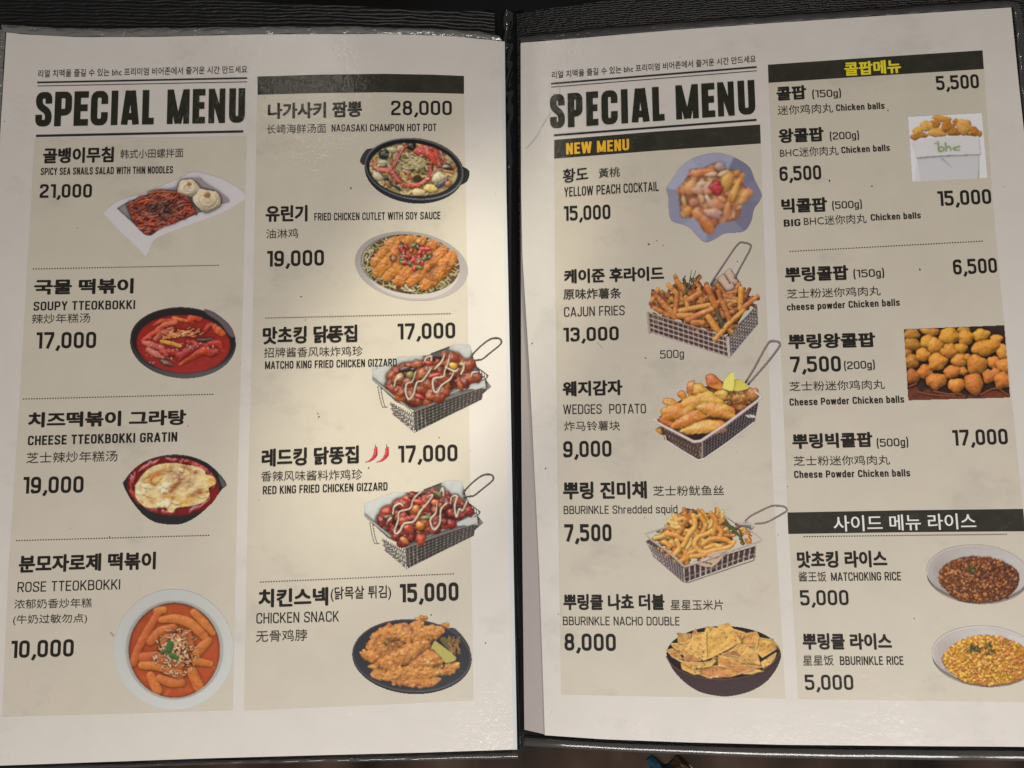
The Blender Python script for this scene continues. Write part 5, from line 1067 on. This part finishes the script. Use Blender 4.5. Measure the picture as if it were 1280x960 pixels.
for k in range(26):
    x, y = rnd(s, 190, 1090), rnd(s, 250, 470); a0 = rnd(s, 0, 6.28); R = rnd(s, 70, 120)
    if (x - 640) ** 2 / 460 ** 2 + (y - 350) ** 2 / 190 ** 2 < 1: chip([(x + R * math.cos(a0 + t), y + R * .62 * math.sin(a0 + t)) for t in (0, 2.0, 4.1)], s.rs.choice([(196, 150, 82), (176, 122, 62), (206, 162, 94), (150, 92, 54)]), 4 + k * .4)
for pts, c, z in CHIPS: chip(pts, mixc(c, (232, 182, 104), .45), z + 22)
s.mottle(2, 60, [(226, 188, 118), (160, 104, 52), (206, 156, 80)], 14, 44, .45, 1.8)
for k in range(260):
    x, y = s.pick(s.id == 2); s.ell(x, y, rnd(s, 3, 8), rnd(s, 2.5, 5), rnd(s, 0, 180), s.rs.choice([(130, 84, 40), (112, 96, 50), (214, 178, 110), (150, 100, 50)]), 74, 2)
s.build('R', 'dark brown bowl heaped with triangular nacho chips', {1: 'dish_picture', 2: 'nacho_chip'}, 1.24)

# --- two white bowls of rice
def rice(cx, cy, rx, ry, fx, fy, frx, fry, cols, seed, label, herbs, w, gain):
    s = Pic(1140, 670, 4.8, 200, 210, seed); s.clip = s.X < w
    s.disc(cx, cy + 26, rx * .99, ry * .98, 4, (168, 156, 152), -20); s.disc(cx, cy, rx, ry, 4, (216, 210, 206), 0, 4); s.disc(cx + 2, cy, rx * .975, ry * .965, 4, (190, 182, 178), -4, 14, over=True)
    s.stain(cx - rx * .62, cy + 20, rx * .34, ry * .7, -8, (158, 147, 142), .8)
    s.stain(cx + rx * .3, cy - ry * .5, rx * .8, ry * .4, 8, (206, 202, 200), .7)
    s.lay = 2; reg = s.oval(fx, fy, frx, fry, 3) & s.clip
    s.ell(fx, fy, frx, fry, 3, cols[1], -6, 20, wob=.04, bumpy=1., var=.4, over=True)
    for k in range(900):
        x, y = s.pick(reg); t = (x - fx) / frx
        c = s.rs.choice(cols if s.rs.random() > max(t, 0) * .6 else cols[-2:]); r = rnd(s, 3.5, 8)
        s.ell(x, y, r * 1.4, r, rnd(s, 0, 180), c, -2 + 22 * math.sqrt(max(1 - ((x - fx) / frx) ** 2 - ((y - fy) / fry) ** 2, 0)) + rnd(s, -2, 3), r * .9, gloss=.3, wob=.2)
    s.lay = 3
    for x, y in herbs:
        for k in range(9): s.ell(x + rnd(s, -22, 22), y + rnd(s, -18, 18), rnd(s, 6, 12), rnd(s, 4, 7), rnd(s, 0, 180), s.rs.choice([(70, 80, 44), (54, 64, 38), (96, 100, 54)]), 30, 4)
    s.build('R', label, {1: 'dish_picture', 2: 'fried_rice', 3: 'herb_garnish'}, gain)
rice(395, 220, 310, 168, 402, 260, 244, 138, [(170, 104, 44), (130, 72, 36), (190, 124, 60), (112, 54, 32), (92, 44, 30)], 51, 'white bowl of dark brown fried rice', [(355, 190), (365, 210)], 960, 1.05)
rice(440, 712, 322, 174, 452, 748, 262, 150, [(222, 168, 48), (206, 146, 46), (228, 184, 84), (200, 126, 50), (190, 112, 52)], 53, 'white bowl of yellow fried rice', [(395, 680), (455, 655), (352, 672), (470, 690)], 960, 1.16)

# --- square photo: paper cup of chicken balls
s = Pic(1120, 130, 8.725, 120, 110, 55); FR = [(128, 136), (936, 95), (1000, 806), (176, 850)]
s.clip = s.region(FR); s.poly(FR, (196, 196, 200), -30, var=.015, flat=1)
s.lay = 2
for x, y, rx, ry, a in ((500, 160, 110, 36, 6), (240, 290, 66, 44, -20), (340, 240, 84, 60, 0), (430, 220, 60, 50, 20), (210, 360, 60, 34, -8), (450, 310, 100, 56, 6), (560, 250, 72, 72, 10), (660, 200, 50, 40, 0), (740, 250, 90, 92, 0), (650, 325, 60, 30, 0), (850, 300, 60, 56, 20), (910, 325, 34, 36, 0), (300, 340, 50, 30, 0), (610, 290, 60, 60, 0), (800, 310, 60, 40, 0)):
    s.ell(x, y, rx, ry, a, s.rs.choice([(184, 134, 52), (172, 118, 44), (192, 146, 72), (162, 108, 44)]), 0, min(rx, ry) * .6, wob=.16, bumpy=.6, var=.22)
s.lay = 3
s.poly([(165, 410), (300, 372), (560, 350), (800, 345), (905, 365), (920, 545), (900, 560), (905, 820), (200, 850), (230, 590)], (188, 186, 188), 60, .012, -.01, var=.02, wave=5)
s.poly([(236, 600), (500, 575), (910, 560), (905, 820), (270, 850)], (176, 176, 178), 56, .01, 0, var=.02, over=True)
s.tube([(222, 588), (330, 578), (560, 562), (915, 552)], 6, (122, 120, 128), z=62, h=.1); s.tube([(905, 370), (922, 550)], 3, (150, 148, 150), z=62, h=.1); s.tube([(905, 560), (903, 815)], 4, (140, 138, 142), z=62, h=.1); s.tube([(500, 590), (600, 685)], (10, 3), (150, 150, 156), z=58, h=.1)
s.lay = 4; GC = (112, 138, 42)
for pts in ([(455, 408), (468, 515)], [(462, 500), (500, 515), (522, 490), (500, 465), (465, 475)], [(538, 420), (545, 510)], [(545, 480), (575, 462), (592, 480), (598, 502)], [(694, 462), (650, 470), (622, 484), (650, 498), (690, 500)]): s.tube(pts, 7, GC, z=70, sm=4, h=.1, flat=1)
s.ell(430, 428, 8, 7, 0, (130, 130, 120), 70, 2)
s.build('R', 'square photograph of chicken balls in a white paper cup lettered bhc', {1: 'dish_picture', 2: 'chicken_ball', 3: 'paper_cup', 4: 'green_lettering'}, 1.55)

# --- dark photo of cheese powder chicken balls
s = Pic(1120, 400, 8.533, 152, 112, 57); FR = [(82, 97), (1158, 55), (1220, 830), (130, 860)]
s.clip = s.region(FR); s.poly(FR, (46, 32, 28), -60, var=.2)
for pts in ([(130, 740), (300, 690), (500, 780), (700, 800), (900, 790), (1060, 730), (1220, 800), (1220, 850), (130, 860)],): s.poly(pts, (92, 48, 32), -50, 0, .1, var=.3, wave=60)
for pts in ([(230, 770), (400, 800), (640, 820)], [(400, 760), (560, 790), (700, 790)], [(900, 800), (1060, 730), (1200, 800)], [(140, 710), (220, 680)]): s.tube(pts, 9, (118, 64, 44), z=-30, sm=4)
s.lay = 2
BL = ((165, 150, 92, 62), (340, 120, 90, 40), (170, 260, 100, 70), (400, 130, 60, 46), (570, 170, 110, 88), (720, 110, 70, 40), (740, 190, 90, 84), (910, 160, 90, 66), (1070, 200, 70, 44), (340, 230, 90, 70), (415, 270, 92, 84), (960, 290, 155, 84), (570, 330, 84, 80), (690, 300, 74, 62), (1140, 340, 60, 84), (285, 370, 80, 74), (160, 440, 84, 76), (440, 445, 104, 92), (670, 430, 80, 74), (860, 475, 112, 104), (1040, 450, 66, 64), (1150, 490, 90, 80), (310, 550, 82, 78), (175, 600, 84, 76), (600, 550, 90, 66), (715, 545, 46, 46), (430, 650, 114, 84), (645, 695, 92, 76), (830, 680, 98, 118), (990, 600, 70, 70), (1140, 640, 100, 90), (1070, 560, 60, 50), (120, 350, 50, 50), (500, 330, 50, 50), (760, 400, 40, 40))
for i, (x, y, rx, ry) in enumerate(BL):
    t = (y - 60) / 700; c = mixc((200, 148, 48), (184, 104, 48), min(max(t + rnd(s, -.12, .12), 0), 1)); c = mixc(c, (104, 62, 26), .45 if (x < 220 or y < 140) else rnd(s, 0, .18))
    s.ell(x, y, rx, ry, rnd(s, -20, 20), c, -40 + .08 * y + rnd(s, -8, 8), min(rx, ry) * .85, wob=.14, bumpy=.35, var=.16, gloss=.08)
s.mottle(2, 120, [(216, 168, 70), (150, 80, 36), (196, 120, 50), (120, 66, 30)], 12, 36, .4, 1.5)
s.clip = None
s.build('R', 'dark photograph filled with golden cheese powder chicken balls', {1: 'dish_picture', 2: 'chicken_ball'}, 1.58, amb=.32)

# ------------------------------------------------------------------ wear on the sheets: an ink blot, specks, scratches
def blot(name, cx, cy, rx, ry, page, mat='ink', seed=0):
    r = random.Random(seed); n = 18
    q = [(cx + rx * math.cos(a) * r.uniform(.75, 1.1), cy + ry * math.sin(a) * r.uniform(.75, 1.1)) for a in np.linspace(0, 2 * math.pi, n, endpoint=False)]
    q = np.array(q); return mesh_ob(name, P_(q[:, 0], q[:, 1], page, Z5), [tuple(range(n))[::-1]], M[mat], ROOT[page])
blot('ink_blot', 412.5, 421, 4.6, 3.1, 'L', 'ink', 4)
def specks(page, spots, seed):
    r = random.Random(seed); V, F = [], []
    for x, y, s in spots:
        k = len(V); n = 7
        V += [(x + s * math.cos(a) * r.uniform(.6, 1.2), y + s * .8 * math.sin(a) * r.uniform(.6, 1.2)) for a in np.linspace(0, 6.283, n, endpoint=False)]; F.append(tuple(range(k + n - 1, k - 1, -1)))
    V = np.array(V); return tag(mesh_ob('specks', P_(V[:, 0], V[:, 1], page, Z5), F, M['ink_soft'], ROOT[page]), kind='stuff')
r = random.Random(8)
specks('L', [(376.5, 371, 1.2), (397.5, 517, .9), (398.7, 521, 1.2), (549, 547, .8), (438.5, 235, 1.1), (439, 236, .8), (461, 585, 1), (539, 769, 1), (137, 671, 1), (471, 460, .8), (6, 152, .8), (235, 533, .7), (382, 400, .8), (607, 804, .9), (461.5, 616, .6)] + [(r.uniform(30, 620), r.uniform(60, 930), r.uniform(.25, .6)) for _ in range(22)], 1)
specks('R', [(811, 305.5, 1.4), (821, 301, .7), (829, 307, .7), (922, 327, .8), (807, 447.7, 1), (665, 429.5, 1), (682, 586, 1), (698, 768, .8), (1143, 773.5, .9), (1110, 138, .9), (984.6, 608.4, .7), (1037, 226, 1.4), (1090, 233, 1.2), (1150, 337, 1.4), (806, 647, .6)] + [(r.uniform(670, 1270), r.uniform(60, 920), r.uniform(.25, .6)) for _ in range(22)], 2)
def scratch(pts, page, w=.5):
    v, f = stroke(smooth(pts, 8), w / 2); return mesh_ob('scratch', P_(v[:, 0], v[:, 1], page, Z5), f, M['backing'], ROOT[page])
scratch([(658, 186), (670, 172), (680, 155), (689, 140)], 'R'); scratch([(699.5, 102), (700, 117)], 'R', .6); scratch([(746, 428), (754, 436)], 'R', .5)
scratch([(142.5, 796), (138, 791)], 'L', 1.6)
